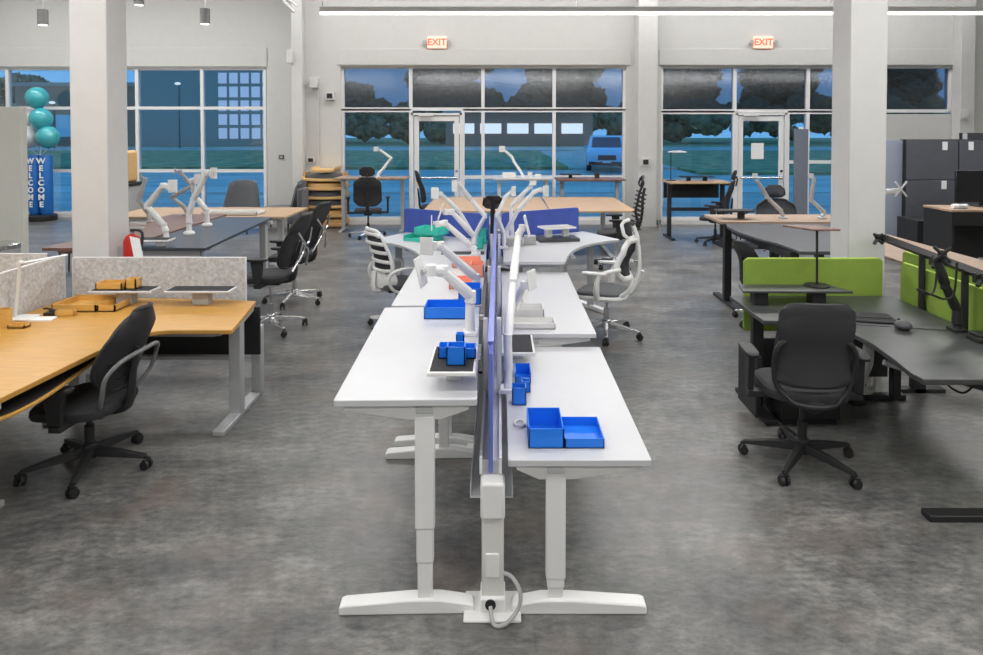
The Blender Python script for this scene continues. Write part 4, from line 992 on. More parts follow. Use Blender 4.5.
# ================================================================== DARK AND BROWN DESKS, LEFT MIDDLE
t = thing('standing_desk', 'dark navy topped desk behind the grey felt screen', 'desk', (-3.15, 7.6, 0)); o = (-3.15, 7.6, 0)
obj('desktop', MB(o).prism([(-3.62, 6.5), (-2.84, 6.5), (-2.96, 8.8), (-3.62, 8.8)], .822, .85), 'navy_lam', t, .004)
for yy in (6.75, 8.6):
    obj('leg', MB(o).box(-3.05, -2.97, yy - .04, yy + .04, .03, .79), 'silver', t, .005)
    obj('foot', MB(o).box(-3.55, -2.86, yy - .04, yy + .04, 0, .035), 'silver', t, .006)
    obj('support_arm', MB(o).box(-3.58, -2.9, yy - .03, yy + .03, .785, .822), 'silver', t)
obj('modesty_panel', MB(o).box(-3.6, -2.95, 6.6, 6.62, .69, .82), 'light_grey', t)
t = thing('standing_desk', 'brown wood topped desk left of the navy desk', 'desk', (-4.1, 7.6, 0)); o = (-4.1, 7.6, 0)
obj('desktop', MB(o).box(-4.42, -3.68, 6.5, 8.0, .822, .85).box(-4.42, -3.68, 8.0, 9.1, .822, .85), 'wood_brown', t, .004)
for yy in (6.75, 8.8):
    obj('leg', MB(o).box(-4.1, -4.02, yy - .04, yy + .04, .03, .82), 'silver', t, .005); obj('foot', MB(o).box(-4.35, -3.72, yy - .04, yy + .04, 0, .035), 'silver', t)
t = thing('office_table', 'light wood table with white trays behind the navy desk', 'table', (-4.1, 10.2, 0)); o = (-4.1, 10.2, 0)
obj('tabletop', MB(o).box(-5.6, -3.05, 9.6, 10.75, .72, .75), 'wood_light', t, .004)
for xx in (-5.3, -3.3):
    obj('leg', MB(o).box(xx - .04, xx + .04, 10.13, 10.21, 0, .72), 'silver', t); obj('foot', MB(o).box(xx - .04, xx + .04, 9.75, 10.6, 0, .035), 'silver', t)
obj('frame_rail', MB(o).box(-5.4, -3.15, 9.75, 9.8, .67, .72), 'silver', t)
tray('desk_tray', 'clear white tray on the light wood table', 'tray', -3.9, 9.9, .75, .8, .35, .05, 'white_plastic', .01)
riser('white riser shelf with dark mat at front of the navy desk', -3.45, 6.62, .85, .46, .17, .07, 'white_metal', 'charcoal', 0, ((-.1, 0), (.12, 0)))
arm('white monitor arm at front of the navy desk, lowest of three', pa([(166, 232, 6.9), (164, 226, 6.9), (147, 206, 6.85), (163, 186, 6.8), (170, 187, 6.75), (173, 186, 6.75)]), .85, 'white_metal', (.085, .13), (.2, -1, 0), .022, 'disc')
arm('white monitor arm on navy desk crossing leftwards, middle of three', pa([(189, 224, 7.35), (189, 214, 7.35), (193, 200, 7.35), (207, 173, 7.3), (212, 174, 7.25), (214, 173, 7.25)]), .85, 'white_metal', (.07, .12), (.2, -1, 0), .022, 'disc')
arm('white monitor arm at back of the navy desk crossing its neighbour', pa([(207, 214, 8.0), (207, 211, 8.0), (195, 196, 8.0), (192, 181, 7.9), (196, 180, 7.85), (198, 179, 7.85)]), .85, 'white_metal', (.08, .12), (0, -1, 0), .022, 'disc')
arm('grey monitor arm on brown desk beside the left pillar', pa([(150, 222, 8.3), (148, 213, 8.3), (139, 200, 8.2), (145, 180, 8.2), (142, 177, 8.2)]), .85, 'grey_plastic', (.06, .08), (-1, -1, 0), .018)
arm('dark folded monitor arm on brown desk pointing up left', pa([(187, 212, 9.0), (184, 207, 9.0), (172, 197, 9.0), (192, 186, 8.9), (180, 172, 8.9), (176, 171, 8.9)]), .85, 'grey_plastic', (.09, .09), (-1, -.6, 0), .018)
# fire extinguisher on the pillar's side
t = thing('fire_extinguisher', 'red fire extinguisher with white tag on the left pillar', 'fire extinguisher', (-3.055, 5.6, .70))
obj('cylinder', MB().lathe((0, 0, 0), [(.055, 0), (.068, .02), (.068, .36), (.05, .41), (.02, .43)], 20), 'red', t)
obj('valve', MB().cyl((0, 0, .42), (0, 0, .47), .018).box(-.02, .1, -.015, .015, .47, .485).box(-.02, .12, -.012, .012, .505, .52), 'grey_plastic', t)
obj('hose', MB().tube([(.0, -.02, .46), (.1, -.03, .44), (.09, -.05, .25), (.07, -.05, .12)], .011, 8, smooth=4), 'black', t)
obj('tag', MB().add([(.02, -.075, .42), (.1, -.075, .40), (.14, -.085, .22), (.06, -.085, .24), (.02, -.072, .42), (.1, -.072, .40), (.14, -.082, .22), (.06, -.082, .24)], [(0, 3, 2, 1), (4, 5, 6, 7), (0, 1, 5, 4), (1, 2, 6, 5), (2, 3, 7, 6), (3, 0, 4, 7)]), 'paper', t)
obj('wall_bracket', B(-.115, -.06, -.03, .03, .2, .32), 'grey_plastic', t)
# lounge chairs by the left windows
def lounge(lb, px, Y, rz):
    t = thing('lounge_chair', lb, 'lounge chair', (X(px, Y), Y, 0), rz)
    obj('seat', MB().pad(0, .05, .28, .78, .72, .18, e=3.5), 'dark_fabric', t)
    obj('backrest', MB().shell(back_fn(.78, .55, .34, .98, -.28, .14, .12, 0, corner=.1), 12, 10, .09), 'dark_fabric', t)
    for a in (-1, 1):
        for b in (-1, 1): obj('leg', MB().cyl((a * .3, b * .26, .3), (a * .34, b * .3, 0), .016, .012, 10), 'black', t)
lounge('dark grey lounge chair with tapered back by left windows', 236, 13.1, R(176))
lounge('dark grey lounge chair beside the wall right of left windows', 283, 13.4, R(100))
t = thing('lounge_chair', 'dark grey ottoman chair back next to stacked seats', 'lounge chair', (X(297, 13.0), 13.0, 0))
obj('seat', MB().pad(0, .0, .2, .34, .6, .2), 'dark_fabric', t); obj('backrest', B(.06, .15, -.25, .25, .3, .86), 'dark_fabric', t, .03)
for a in (-1, 1):
    for b in (-1, 1): obj('leg', MB().cyl((a * .12, b * .2, .22), (a * .12, b * .2, 0), .016), 'black', t)
# wooden cabinet sliver + stool behind the left pillar
tg = thing('display_stand', 'yellow wooden display stand half hidden behind the left pillar', 'display stand', (X(131, 12), 12, 0))
obj('body', B(-.3, .02, -.2, .2, 1.05, 1.62), 'wood_ply', tg, .05); obj('base', B(-.3, .08, -.2, .2, 0, 1.0), 'grey_plastic', tg, .02)
obj('shelf', B(-.3, .1, -.22, .22, 1.0, 1.05), 'black', tg, .01)
tg = thing('wooden_stool', 'brown wooden stool peeking out left of the left pillar', 'stool', (X(70, 9.3), 9.3, 0))
obj('seat', MB().pad(0, 0, .3, .3, .3, .05), 'wood_brown', tg)
for a in (-1, 1):
    for b in (-1, 1): obj('leg', MB().cyl((a * .1, b * .1, .31), (a * .12, b * .12, 0), .014), 'wood_brown', tg)
# chrome trash edge at far left
tg = thing('trash_bin', 'chrome rimmed grey bin at far left edge before the partition', 'bin', (X(1, 6.9), 6.9, 0))
obj('body', MB().lathe((0, 0, 0), [(.13, 0), (.15, .78)], 24), 'grey_plastic', tg); obj('rim', MB().lathe((0, 0, .78), [(.155, 0), (.155, .04), (.1, .06)], 24), 'chrome', tg)
# stacked seats
for k in range(7):
    z = k * .182 + .04; Y = 13.75
    last = ('topmost of the stack, smaller', 'second from top', 'third from top', 'fourth from top', 'fifth from top', 'sixth from top', 'bottom of the stack')[6 - k]
    dark = k in (2, 3, 5)
    t = thing('stacking_seat', 'curved plywood seat in the stack by the wall, ' + last, 'stacking seat', (X(326, Y), Y, z if k else 0), 0)
    hw = .42 if k < 6 else .24; zo = 0 if k else .04
    if k == 0: obj('plinth', B(-.40, .40, -.25, .25, 0, .04), 'wood_brown', t)
    pr = [(-hw, .05), (-hw + .04, .01), (-.1, 0), (.1, 0), (hw - .04, .01), (hw, .05)]
    top = [(a, b + .055) for a, b in pr]; q = MB(); q.prism_axis([(a, b + zo) for a, b in pr + top[::-1]], -.28, .28, 'y')
    obj('plywood_shell', q, 'wood_ply', t, .008)
    if k < 6:
        obj('cushion', MB().pad(0, 0, .035 + zo, hw * 1.9, .52, .11), 'dark_fabric' if dark or True and k in (1,) and False else ('dark_fabric' if k in (2, 3, 5) else 'wood_ply'), t)
        for s in (-1, 1): obj('side_support', B(s * (hw - .03) - .012, s * (hw - .03) + .012, -.2, .2, .06 + zo, .18 + (zo if not k else 0)), 'wood_ply', t)
# balloons and welcome column
Yb = 14.75
wx = X(40, Yb); t = thing('welcome_column', 'blue inflatable welcome column with white letters on both sides', 'sign column', (wx, Yb, 0))
zb0 = .13; zb1 = Zp(155, Yb)
obj('base', MB().lathe((0, 0, 0), [(.30, .0), (.31, .03), (.31, zb0 - .02), (.28, zb0)], 28), 'black', t)
for s in (-1, 1):
    obj('tube', MB().lathe((s * .125, 0, zb0), [(.10, 0), (.125, .05), (.125, zb1 - zb0 - .05), (.10, zb1 - zb0)], 20), 'welcome_blue', t)
    for i, ch in enumerate('WELCOME'):
        text('letter', ch, .165, 'lettering', t, (s * .115 - .015, -.135, zb1 - .13 - i * (zb1 - zb0 - .2) / 7), (R(90), 0, s * R(10)), .003, .006)
for i, (px, py, m, lb, dy) in enumerate(((37, 98, 'balloon_teal', 'top teal balloon above the welcome column', 0), (41, 119, 'balloon_teal', 'middle teal balloon just under the top one', -.1), (48, 137, 'balloon_teal', 'lowest teal balloon at right of the cluster', -.1), (28, 137, 'balloon_white', 'front white balloon left of the lowest teal one', -.05), (30, 120, 'balloon_white', 'upper white balloon behind the partition edge', .25))):
    p = at(px, py, Y=Yb + dy); r = 10.5 * Yb / F
    b = thing('balloon', lb, 'balloon', p); obj('envelope', MB().sphere((0, 0, 0), r, sz=1.06, drop=.12, n=28, m=18), m, b)
    obj('knot', MB().lathe((0, 0, -r * 1.06 - .02), [(.018, 0), (.006, .03)], 8), m, b)
    obj('ribbon', MB().tube([(0, 0, -r * 1.06), (wx - p.x, Yb - p.y + .02, zb1 - p.z - .02)], .004, 5), 'lettering', b)
# ================================================================== FAR DESKS BY THE WINDOWS
def simple_desk(lb, x0, x1, y0, y1, z, m_top, m_leg='silver', name='standing_desk', modesty=None, cat='desk', inset=.12, th=.03, feet=True, legs=2):
    cx, cy = (x0 + x1) / 2, (y0 + y1) / 2; t = thing(name, lb, cat, (cx, cy, 0)); a, b = (x1 - x0) / 2, (y1 - y0) / 2
    obj('desktop', MB().prism(rrect(-a, a, -b, b, .02, 3), z - th, z), m_top, t, .003)
    for s in (-1, 1):
        xx = s * (a - inset); obj('leg', MB().box(xx - .035, xx + .035, -.035, .035, .03, z - th - .03).box(xx - .03, xx + .03, -.03, .03, .02, z * .5), m_leg, t, .004)
        obj('foot', B(xx - .035, xx + .035, -b + .03, b - .03, 0, .035), m_leg, t, .005)
        obj('support_arm', B(xx - .025, xx + .025, -b + .05, b - .05, z - th - .03, z - th), m_leg, t)
    obj('crossbar', B(-a + inset, a - inset, -.02, .02, z - th - .035, z - th), m_leg, t)
    if modesty: obj('modesty_panel', B(-a + .03, a - .03, b - .06, b - .04, z - modesty, z - th), 'black', t)
    return t
simple_desk('tan standing desk at the left window with white arm on it', X(336, 13.2), X(408, 13.2), 12.95, 13.6, 1.055, 'wood_tan', 'silver')
simple_desk('white standing desk at the middle window with a white arm', X(493, 13.2), X(553, 13.2), 12.95, 13.6, 1.05, 'white_lam', 'white_metal')
simple_desk('brown wood standing desk at the middle window near the car', X(556, 13.2), X(624, 13.2), 12.95, 13.6, 1.03, 'wood_brown', 'grey_plastic')
simple_desk('light wood table right of the middle, beyond the blue screen', X(546, 11.4), 2.10, 10.3, 12.4, .75, 'wood_light', 'silver', 'office_table', cat='table', inset=.35)
simple_desk('light wood table just behind the white monitor arms', X(430, 11.4), X(544, 11.4), 10.3, 12.4, .75, 'wood_light', 'silver', 'office_table', cat='table', inset=.3)
arm('white monitor arm on the tan desk at left window', pa([(378, 178, 13.3), (378, 174, 13.3), (384, 168, 13.3), (391, 158, 13.3), (380, 150, 13.3), (376, 149, 13.2)]), 1.055, plate=(.09, .09), r=.018)
arm('white monitor arm on the white desk at middle window', pa([(523, 176, 13.3), (521, 172, 13.3), (514, 162, 13.3), (512, 157, 13.3), (504, 150, 13.3), (502, 149, 13.2)]), 1.05, plate=(.12, .12), r=.018)
tag(obj('desk_box', B(-.13, .13, -.1, .1, 0, .1), 'white_plastic', loc=(X(509, 13.2), 13.2, 1.05), bevel=.004), 'white box left of the arm on the white window desk', 'box')
tag(obj('white_cup', MB().lathe((0, 0, 0), [(.04, 0), (.05, .11), (.045, .11), (.035, .01)], 16), 'white_plastic', loc=(X(530, 13.15), 13.15, 1.05)), 'white cup on the white window desk', 'cup')
tag(obj('desk_box', B(-.06, .06, -.06, .06, 0, .07), 'white_plastic', loc=(X(538, 13.2), 13.2, 1.05), bevel=.004), 'small white box right of the cup on the window desk', 'box')
riser('black shelf riser on the brown window desk', X(570.5, 13.3), 13.3, 1.03, .42, .2, .085, 'black', 'black', 0, ((0, 0),))
tag(obj('speaker', B(-.045, .045, -.05, .05, 0, .1), 'black', loc=(X(597, 13.3), 13.3, 1.03), bevel=.005), 'small black box right of the riser on brown window desk', 'speaker')
# far right black desk
t = simple_desk('black framed desk with wood top at the right window', X(667, 12.3), X(727, 12.3), 12.0, 12.7, 1.05, 'wood_light', 'black', modesty=.34, inset=.06)
obj('crossbar', B(-.5, .5, -.02, .02, .5, .56), 'black', t)
riser('black shelf on the wood topped desk at right window', X(697, 12.35), 12.35, 1.05, .62, .2, .085, 'black', 'black', 0, ((-.15, 0), (.15, 0)))
t = thing('desk_lamp', 'thin lamp with flat disc head on right window desk', 'lamp', (X(671, 12.4), 12.4, 1.05))
obj('base', MB().lathe((0, 0, 0), [(.09, 0), (.09, .012)], 20), 'black', t); obj('pole', MB().cyl((0, 0, 0), (0, 0, .52), .009), 'black', t)
obj('lamp_head', MB().lathe((.12, 0, .52), [(.17, 0), (.17, .015), (.1, .03)], 24), 'light_grey', t)
tag(obj('floor_mat', MB().prism(rrect(-.5, .5, -.35, .35, .15), 0, .02), 'black_soft', loc=(X(746, 11.6), 11.6, 0), bevel=.005), 'black standing mat on the floor near right door', 'floor mat')
t = thing('floor_cable', 'thin grey cable hanging by the pilaster near right desk', 'cable', (X(661, 13.2), 13.2, 0))
obj('cord', MB().tube([(0, 0, .0), (-.06, 0, .3), (-.12, 0, .55), (.02, 0, .45), (.05, 0, .62), (.12, 0, .8)], .007, 6, smooth=5), 'light_grey', t)
t = thing('sled_chair', 'black cantilever visitor chair beside the mesh chair at right window', 'chair', (X(752, 11.4), 11.4, 0), R(80))
obj('frame', MB().tube([(-.22, -.2, .02), (-.22, .2, .02), (-.22, .22, .45), (-.22, -.18, .66), (-.22, -.2, .45)], .014, 8).tube([(.22, -.2, .02), (.22, .2, .02), (.22, .22, .45), (.22, -.18, .66), (.22, -.2, .45)], .014, 8), 'black', t)
obj('seat', MB().pad(0, 0, .42, .44, .44, .05), 'black_soft', t); obj('backrest', MB().shell(back_fn(.42, .4, .5, .82, -.2, .05, .03, 0), 8, 8, .02), 'black_soft', t)
# divider panel by right door
t = thing('cubicle_partition', 'narrow dark grey upright panel by the right door', 'cubicle panel', (X(801, 11.2), 11.2, 0))
obj('panel', B(-.11, .11, -.03, .03, .02, 2.0), 'panel_side', t, .006)
obj('trim', B(-.13, .13, -.04, .04, 0, .03), 'black', t)
obj('clip', B(-.02, .02, -.04, .04, 2.0, 2.03), 'white_plastic', t)

# ================================================================== TAN AND GREY CURVED DESKS (right middle)
t = thing('standing_desk', 'raised desk with tan wood top and dark legs before the right door', 'desk', (3.2, 7.95, 0)); o = (3.2, 7.95, 0)
obj('desktop', MB(o).box(2.52, 4.15, 7.62, 8.28, .92, .95), 'wood_tan', t, .004)
for xx in (2.62, 4.0):
    obj('leg', MB(o).box(xx - .04, xx + .04, 7.68, 7.76, .03, .9).box(xx - .035, xx + .035, 7.69, 7.75, .02, .5), 'black', t, .005)
    obj('foot', MB(o).box(xx - .04, xx + .04, 7.35, 8.1, 0, .035), 'black', t, .006)
    obj('support_arm', MB(o).box(xx - .03, xx + .03, 7.64, 8.2, .88, .92), 'black', t)
t = thing('standing_desk', 'grey topped curved desk behind the green screen and left of pillar', 'desk', (3.1, 6.7, 0)); o = (3.1, 6.7, 0)
pl = [(2.56, 7.58), (2.50, 7.38)] + bez((2.48, 7.0), (2.50, 6.6), (2.60, 6.3), 6) + [(2.62, 6.0), (2.62, 5.85), (3.25, 5.85), (3.60, 7.0), (3.72, 7.58)]
obj('desktop', MB(o).prism(pl, .905, .935), 'grey_lam', t, .006)
obj('beam', MB(o).box(2.60, 2.68, 6.0, 7.5, .83, .9), 'black', t)
for (a, b) in ((3.1, 6.0), (3.5, 7.35), (2.95, 7.2)):
    obj('leg', MB(o).box(a - .04, a + .04, b - .04, b + .04, 0, .905), 'black', t, .005)
riser('dark monitor shelf at the left end of tan raised desk', 2.66 + .1, 7.9, .95, .42, .2, .1, 'black', 'charcoal', 0, ((.08, 0),))
arm('silver monitor arm leaning left on the tan raised desk', pa([(783, 216, 7.9), (781, 211, 7.9), (767, 197, 7.85), (757, 180, 7.8), (755, 176, 7.75)]), .95, 'silver', (.06, .06), (-.3, -1, .3), .016)
arm('silver monitor arm on tan raised desk next to the pillar', pa([(822, 217, 7.9), (824, 212, 7.9), (811, 200, 7.85), (814, 180, 7.8), (811, 176, 7.75)]), .95, 'silver', (.06, .06), (-.6, -1, .2), .016)
arm('silver monitor arm with box mount protruding right of the right pillar', pa([(870, 208, 7.8), (870, 194, 7.8), (884, 192, 7.8), (895, 191, 7.8), (900, 189, 7.8)]), .74, 'light_grey', (.17, .17), (.3, -1, 0), .022, star=True)

# ================================================================== BLACK DESK WITH GREEN SCREENS
zk = .72
t = thing('corner_desk', 'black L-shaped desk with green screens at right', 'desk', (2.4, 4.5, 0)); o = (2.4, 4.5, 0)
pk = [(1.78, 5.15), (1.78, 4.47)] + bez((1.88, 4.46), (2.16, 4.35), (2.17, 3.9), 10) + [(2.19, 3.44), (2.95, 3.42), (3.02, 5.15)]
pk = [(1.77, 5.15), (1.77, 4.48)] + bez((1.98, 4.47), (2.23, 4.40), (2.23, 4.0), 10) + [(2.20, 3.72), (2.165, 3.52), (2.17, 3.42), (2.97, 3.42), (3.02, 5.15)]
obj('desktop', MB(o).prism(pk, zk - .03, zk), 'black_lam', t, .004)
for (a, b, c_, d_) in ((1.84, 4.78, .08, .05), (2.9, 4.9, .06, .06), (2.56, 4.78, .1, .06)):
    obj('leg', MB(o).box(a - c_ / 2, a + c_ / 2, b - d_ / 2, b + d_ / 2, .03, zk - .03), 'black', t, .005)
obj('foot', MB(o).box(1.80, 1.88, 4.5, 5.1, 0, .035), 'black', t, .006)
obj('foot', MB(o).box(1.9, 3.0, 4.92, 4.99, 0, .04), 'black', t, .006)
obj('foot', MB(o).box(2.19, 2.98, 3.38, 3.46, 0, .035), 'black', t, .006)
obj('leg', MB(o).box(2.74, 2.82, 3.42, 3.50, .03, zk - .03), 'black', t, .005)
obj('frame_rail', MB(o).box(1.84, 2.95, 5.0, 5.05, zk - .08, zk - .03).prism_axis([(2.32, zk - .03), (2.95, zk - .03), (2.95, zk - .16), (2.6, zk - .11)], 3.5, 3.56, 'y'), 'black', t)
obj('modesty_panel', MB(o).box(1.9, 2.95, 5.08, 5.10, .12, .36), 'black', t)
obj('crossbar', MB(o).box(1.9, 2.9, 4.96, 5.0, .40, .44), 'black', t)
# side pedestal at the left end
t = thing('pedestal', 'low black cabinet under the left end of the black desk', 'cabinet', (2.0, 4.75, 0)); o = (2.0, 4.75, 0)
obj('body', MB(o).box(1.90, 2.3, 4.5, 4.95, .04, .2), 'black', t, .006); obj('top', MB(o).box(1.88, 2.32, 4.47, 4.96, .2, .215), 'grey_lam', t)
obj('base', MB(o).box(1.92, 2.28, 4.52, 4.93, 0, .04), 'black', t)
tag(obj('computer_holder', B(-.02, .02, -.17, .17, 0, .42), 'black', loc=(1.74, 4.65, .06), bevel=.01), 'black upright panel at left end of the black desk', 'panel')
def green(lb, x0, x1, y0, y1, z0, z1):
    t = thing('fabric_screen', lb, 'desk screen', ((x0 + x1) / 2, (y0 + y1) / 2, z0)); o = ((x0 + x1) / 2, (y0 + y1) / 2, z0)
    along = abs(x1 - x0) > abs(y1 - y0)
    if along: obj('panel', MB(o).prism_axis(rrect(x0, x1, z0, z1, .03, 4), y0, y1, 'y'), 'felt_green', t, .004)
    else: obj('panel', MB(o).prism_axis(rrect(y0, y1, z0, z1, .03, 4), x0, x1, 'x'), 'felt_green', t, .004)
    q = MB(o)
    if along: q.box(x0 + .03, x1 - .03, y0 + .004, y1 - .004, z1 - .001, z1 + .005)
    else: q.box(x0 + .004, x1 - .004, y0 + .03, y1 - .03, z1 - .001, z1 + .005)
    obj('piping', q, 'green_edge', t); return t
green('lime green screen across the back of the black desk', 1.89, 2.96, 5.18, 5.205, .44, 1.0)
green('lime green screen along the right side of the black desk', 3.06, 3.085, 3.3, 5.12, .60, .985)
green('lime green screen beyond the rail, farther side of right spine', 3.30, 3.325, 3.3, 5.5, .60, 1.0)
t = thing('desk_spine', 'black spine frame between the two right green screens', 'desk spine', (3.19, 4.4, 0)); o = (3.19, 4.4, 0)
obj('beam', MB(o).box(3.10, 3.28, 3.3, 5.4, .5, .6), 'black', t)
for yy in (3.5, 5.1): obj('post', MB(o).box(3.15, 3.23, yy - .04, yy + .04, 0, .5), 'black', t); obj('foot', MB(o).box(3.0, 3.38, yy - .04, yy + .04, 0, .03), 'black', t)
# monitor rail above
t = thing('monitor_rail', 'long black monitor beam with star shaped mounts above right green screens', 'monitor mount', (3.19, 4.6, .6)); o = (3.19, 4.6, .6)
r0 = at(884, 238, Y=5.36); r1 = at(992, 279, Y=4.05)
obj('beam', MB(o).tube([r0, r1], .032, 4, up=(0, 0, 1)), 'black', t)
for k in (.42, .8):
    pm = r0.lerp(r1, k); obj('post', MB(o).cyl((pm.x, pm.y, .6), pm, .022), 'black', t)
for k, nm in ((0, 0), (.62, 1), (.98, 2)):
    pm = r0.lerp(r1, k); q = MB(o); q.box(pm.x - .09 if nm else pm.x - .06, pm.x, pm.y - .02, pm.y + .02, pm.z - .03, pm.z + .03)
    c = pm + Vector((-.07, -.03, 0))
    for a in (45, 135, 225, 315): q.tube([c, c + Vector((.05 * math.cos(R(a)), -.02, .055 * math.sin(R(a))))], .014, 6)
    obj('mount', q, 'black', t, .002)
# tan wood desk on the far side of the spine
t = thing('standing_desk', 'tan wood desk beyond the green screens right of the pillar', 'desk', (4.2, 6.8, 0)); o = (4.2, 6.8, 0)
obj('desktop', MB(o).box(3.84, 4.65, 5.6, 8.05, .71, .74), 'wood_tan', t, .004)
for yy in (5.9, 7.8): obj('leg', MB(o).box(4.2, 4.28, yy - .04, yy + .04, 0, .71), 'grey_plastic', t); obj('foot', MB(o).box(3.9, 4.6, yy - .04, yy + .04, 0, .03), 'grey_plastic', t)
# things on the black desk
t = thing('monitor_riser', 'long black riser shelf carrying the lamp on black desk', 'monitor riser', (2.13, 4.93, zk))
obj('shelf', MB().prism([(-.37, -.09), (.42, -.10), (.34, .12), (-.33, .12)], .095, .112), 'black_lam', t, .004)
for a in (-.22, .2): obj('stand', B(a - .05, a + .05, -.05, .05, 0, .095), 'black', t, .004)
lb_ = at(817, 286, z=zk + .112)
t = thing('desk_lamp', 'black pole lamp with flat wooden head on the long riser', 'lamp', lb_); o = lb_
obj('base', MB().lathe((0, 0, 0), [(.09, 0), (.09, .01), (.015, .016)], 24), 'black', t)
tp = at(817, 229, Y=lb_.y); obj('pole', MB(o).cyl(lb_, tp, .009), 'black', t)
hp = [at(787, 224, Y=lb_.y), at(832, 231, Y=lb_.y)]
obj('lamp_head', MB(o).prism([(lb_.x - .21, lb_.y + .12), (lb_.x + .05, lb_.y + .12), (lb_.x + .12, lb_.y - .1), (lb_.x - .09, lb_.y - .1)], tp.z, tp.z + .014), 'wood_brown', t, .003)
kb = at(875, 318, z=zk)
t = thing('keyboard', 'black ergonomic keyboard on dark mat right of the chair', 'keyboard', (2.56, 4.50, zk), R(-14))
obj('mat', B(-.34, .34, -.17, .15, 0, .004), 'grey_lam', t); obj('body', B(-.24, .08, -.07, .09, .004, .022), 'black', t, .005)
for r_ in range(4):
    obj('key_row', B(-.22, .06, -.055 + r_ * .034, -.03 + r_ * .034, .022, .028), 'charcoal', t, .003)
obj('wrist_rest', B(-.24, .1, -.12, -.075, .004, .02), 'black_soft', t, .008)
t = thing('mouse', 'grey ergonomic mouse beside the keyboard on the black desk', 'mouse', (2.58, 4.28, zk + .0))
obj('body', MB().sphere((0, 0, .028), .05, sy=1.2, sz=.62, n=18, m=10), 'grey_lam', t)
obj('wheel', MB().cyl((-.006, .045, .05), (.006, .045, .05), .01), 'black', t)
tag(obj('notebook', MB().prism([(-.12, -.1), (.12, -.1), (.14, .12), (-.06, .1)], 0, .01), 'grey_lam', loc=(2.02, 4.62, zk)), 'thin grey notebook on black desk left of the chair', 'notebook')
# black arm with ring
arm('black monitor arm with a looped hook standing on the black desk', pa([(957, 325, 4.25), (957, 310, 4.25), (945, 285, 4.25), (938, 262, 4.25), (942, 254, 4.2)]), zk, 'black', (.09, .09), (-.5, -1, 0), .02, star=True)
t = thing('cable_hook', 'black curved headset hook on the black monitor arm', 'hook', at(947, 297, Y=4.23)); o = at(947, 297, Y=4.23)
obj('hook', MB(o).tube(pa([(917, 289, 4.15), (925, 294, 4.15), (934, 291, 4.2), (937, 270, 4.2)]), .007, 6, smooth=4).tube(pa([(917, 289, 4.15), (935, 296, 4.15), (945, 299, 4.2), (954, 293, 4.2), (957, 262, 4.2)]), .007, 6, smooth=5), 'black', t)
tag(obj('desk_phone', MB().box(-.07, .07, -.06, .06, 0, .03).box(-.06, .02, -.05, .05, .03, .05), 'black', loc=(2.98 - .05, 4.05, zk), bevel=.006), 'black device on the black desk at right edge', 'phone')
tag(obj('cable_sleeve', MB((2.4, 4.4, .4)).tube([(2.32, 4.2, .66), (2.36, 4.3, .5), (2.34, 4.35, .33), (2.45, 4.4, .28), (2.52, 4.5, .32)], [.03, .04, .035, .02, .012], 10, smooth=5), 'grey_plastic', loc=(2.4, 4.4, .4)), 'grey bundle of cables hanging under the black desk', 'cable')
tag(obj('clamp_handle', MB((2.4, 4.1, .6)).cyl((2.31, 4.02, .60), (2.44, 4.0, .56), .018), 'silver', loc=(2.4, 4.1, .6)), 'silver clamp handle under the curved black desk edge', 'clamp')
tag(obj('power_cable', MB((2.45, 3.6, .6)).tube([(2.40, 3.6, .69), (2.42, 3.6, .62), (2.50, 3.6, .58), (2.56, 3.6, .63), (2.58, 3.6, .69)], .006, 6, smooth=5), 'black', loc=(2.45, 3.6, .6)), 'black cable drooping under the right end of the black desk', 'cable')

# ================================================================== CUBICLES
t = thing('cubicle_partition', 'pale blue-grey cubicle end panel right beside the right pillar', 'cubicle panel', (X(893, 10.6), 10.6, 0))
obj('panel', B(-.3, .14, -.03, .03, .03, 1.83), 'panel_light', t, .006); obj('post', B(.14, .2, -.04, .04, 0, 1.84), 'black', t, .004); obj('foot', B(-.3, .2, -.04, .04, 0, .03), 'black', t)
def cub(lb, px0, px1, Y, h, plates):
    x0, x1 = X(px0, Y), X(px1, Y); t = thing('cubicle_partition', lb, 'cubicle panel', ((x0 + x1) / 2, Y, 0)); a = (x1 - x0) / 2
    obj('foot', B(-a, a, -.03, .03, 0, .05), 'black', t)
    zz = [.05, h * .33, h * .66, h]
    for k in range(3): obj('tile', B(-a + .005, a - .005, -.035, .035, zz[k] + .004, zz[k + 1] - .004), 'panel_grey', t, .006)
    obj('frame', B(-a, a, -.025, .025, .05, h + .01), 'black', t)
    for (px, py) in plates:
        c = at(px, py, Y=Y - .04); obj('wall_plate', MB(((x0 + x1) / 2, Y, 0)).box(c.x - .04, c.x + .04, Y - .045, Y - .035, c.z - .065, c.z + .065), 'light_grey', t, .004)
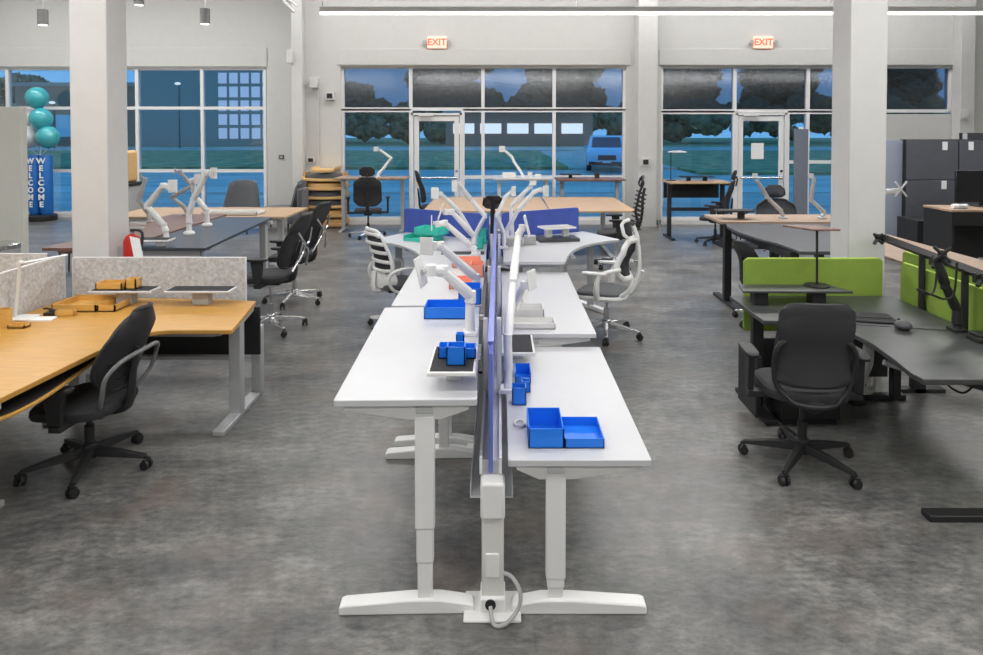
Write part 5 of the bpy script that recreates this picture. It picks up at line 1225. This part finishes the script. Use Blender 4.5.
cub('dark grey cubicle panel left of the seam with two light plates', 905, 957.5, 10.5, 1.83, [(945, 146), (944, 185)])
cub('dark grey cubicle panel right of the seam with one light plate', 958, 1010, 10.5, 1.83, [(971, 146)])
cub('taller dark cubicle panel at far right behind the others', 960, 1030, 12.0, 1.92, [(965, 137)])
t = thing('drawer_cabinet', 'low black drawer cabinet against the cubicle panel', 'cabinet', (X(938, 9.95), 9.95, 0))
a = .44; obj('body', B(-a, a, -.25, .25, 0, .68), 'black', t, .004)
for k in range(2):
    dr = obj('drawer', B(-a * .1, a * .98, -.27, -.25, .62 - k * .2 - .18, .62 - k * .2), 'black_soft', t, .004)
    obj('handle', B(.1, .30, -.30, -.27, .56 - k * .2, .575 - k * .2), 'chrome', dr)
obj('lock', MB().cyl((.42, -.28, .58), (.42, -.26, .58), .012), 'chrome', t)
t = thing('cubicle_desk', 'black desk with wood top under the monitor at right edge', 'desk', (X(985, 9.0), 9.0, 0)); w_ = .85
obj('desktop', B(-w_ + .35, w_, -.1, .5, .90, .93), 'wood_tan', t, .004); obj('side_panel', B(-w_ + .36, -w_ + .39, -.1, .5, 0, .9), 'black', t); obj('back_panel', B(-w_ + .39, w_, .44, .47, .2, .9), 'black', t); obj('front_apron', B(-w_ + .39, w_, -.08, -.06, .72, .9), 'black', t)
obj('side_panel', B(w_ - .03, w_, -.1, .5, 0, .9), 'black', t)
t = thing('monitor', 'black monitor on the wood topped desk at right edge', 'monitor', (X(985, 9.3), 9.3, .93))
obj('screen', B(-.4, .4, -.02, .02, .06, .5), 'screen_black', t, .006); obj('stand', B(-.04, .04, 0, .04, .01, .2), 'black', t); obj('foot', B(-.13, .13, -.08, .1, 0, .012), 'black', t)
for i, (px, lb) in enumerate(((950, 'white cup lying left on the wood desk beside the monitor'), (956, 'pale green cup lying next to the white cup'))):
    tag(obj('cup', MB().cyl((0, 0, .035), (.11, 0, .035), .034, .034), 'white_plastic' if i == 0 else 'balloon_white', loc=(X(px, 9.0) + .06, 9.02, .93)), lb, 'cup')
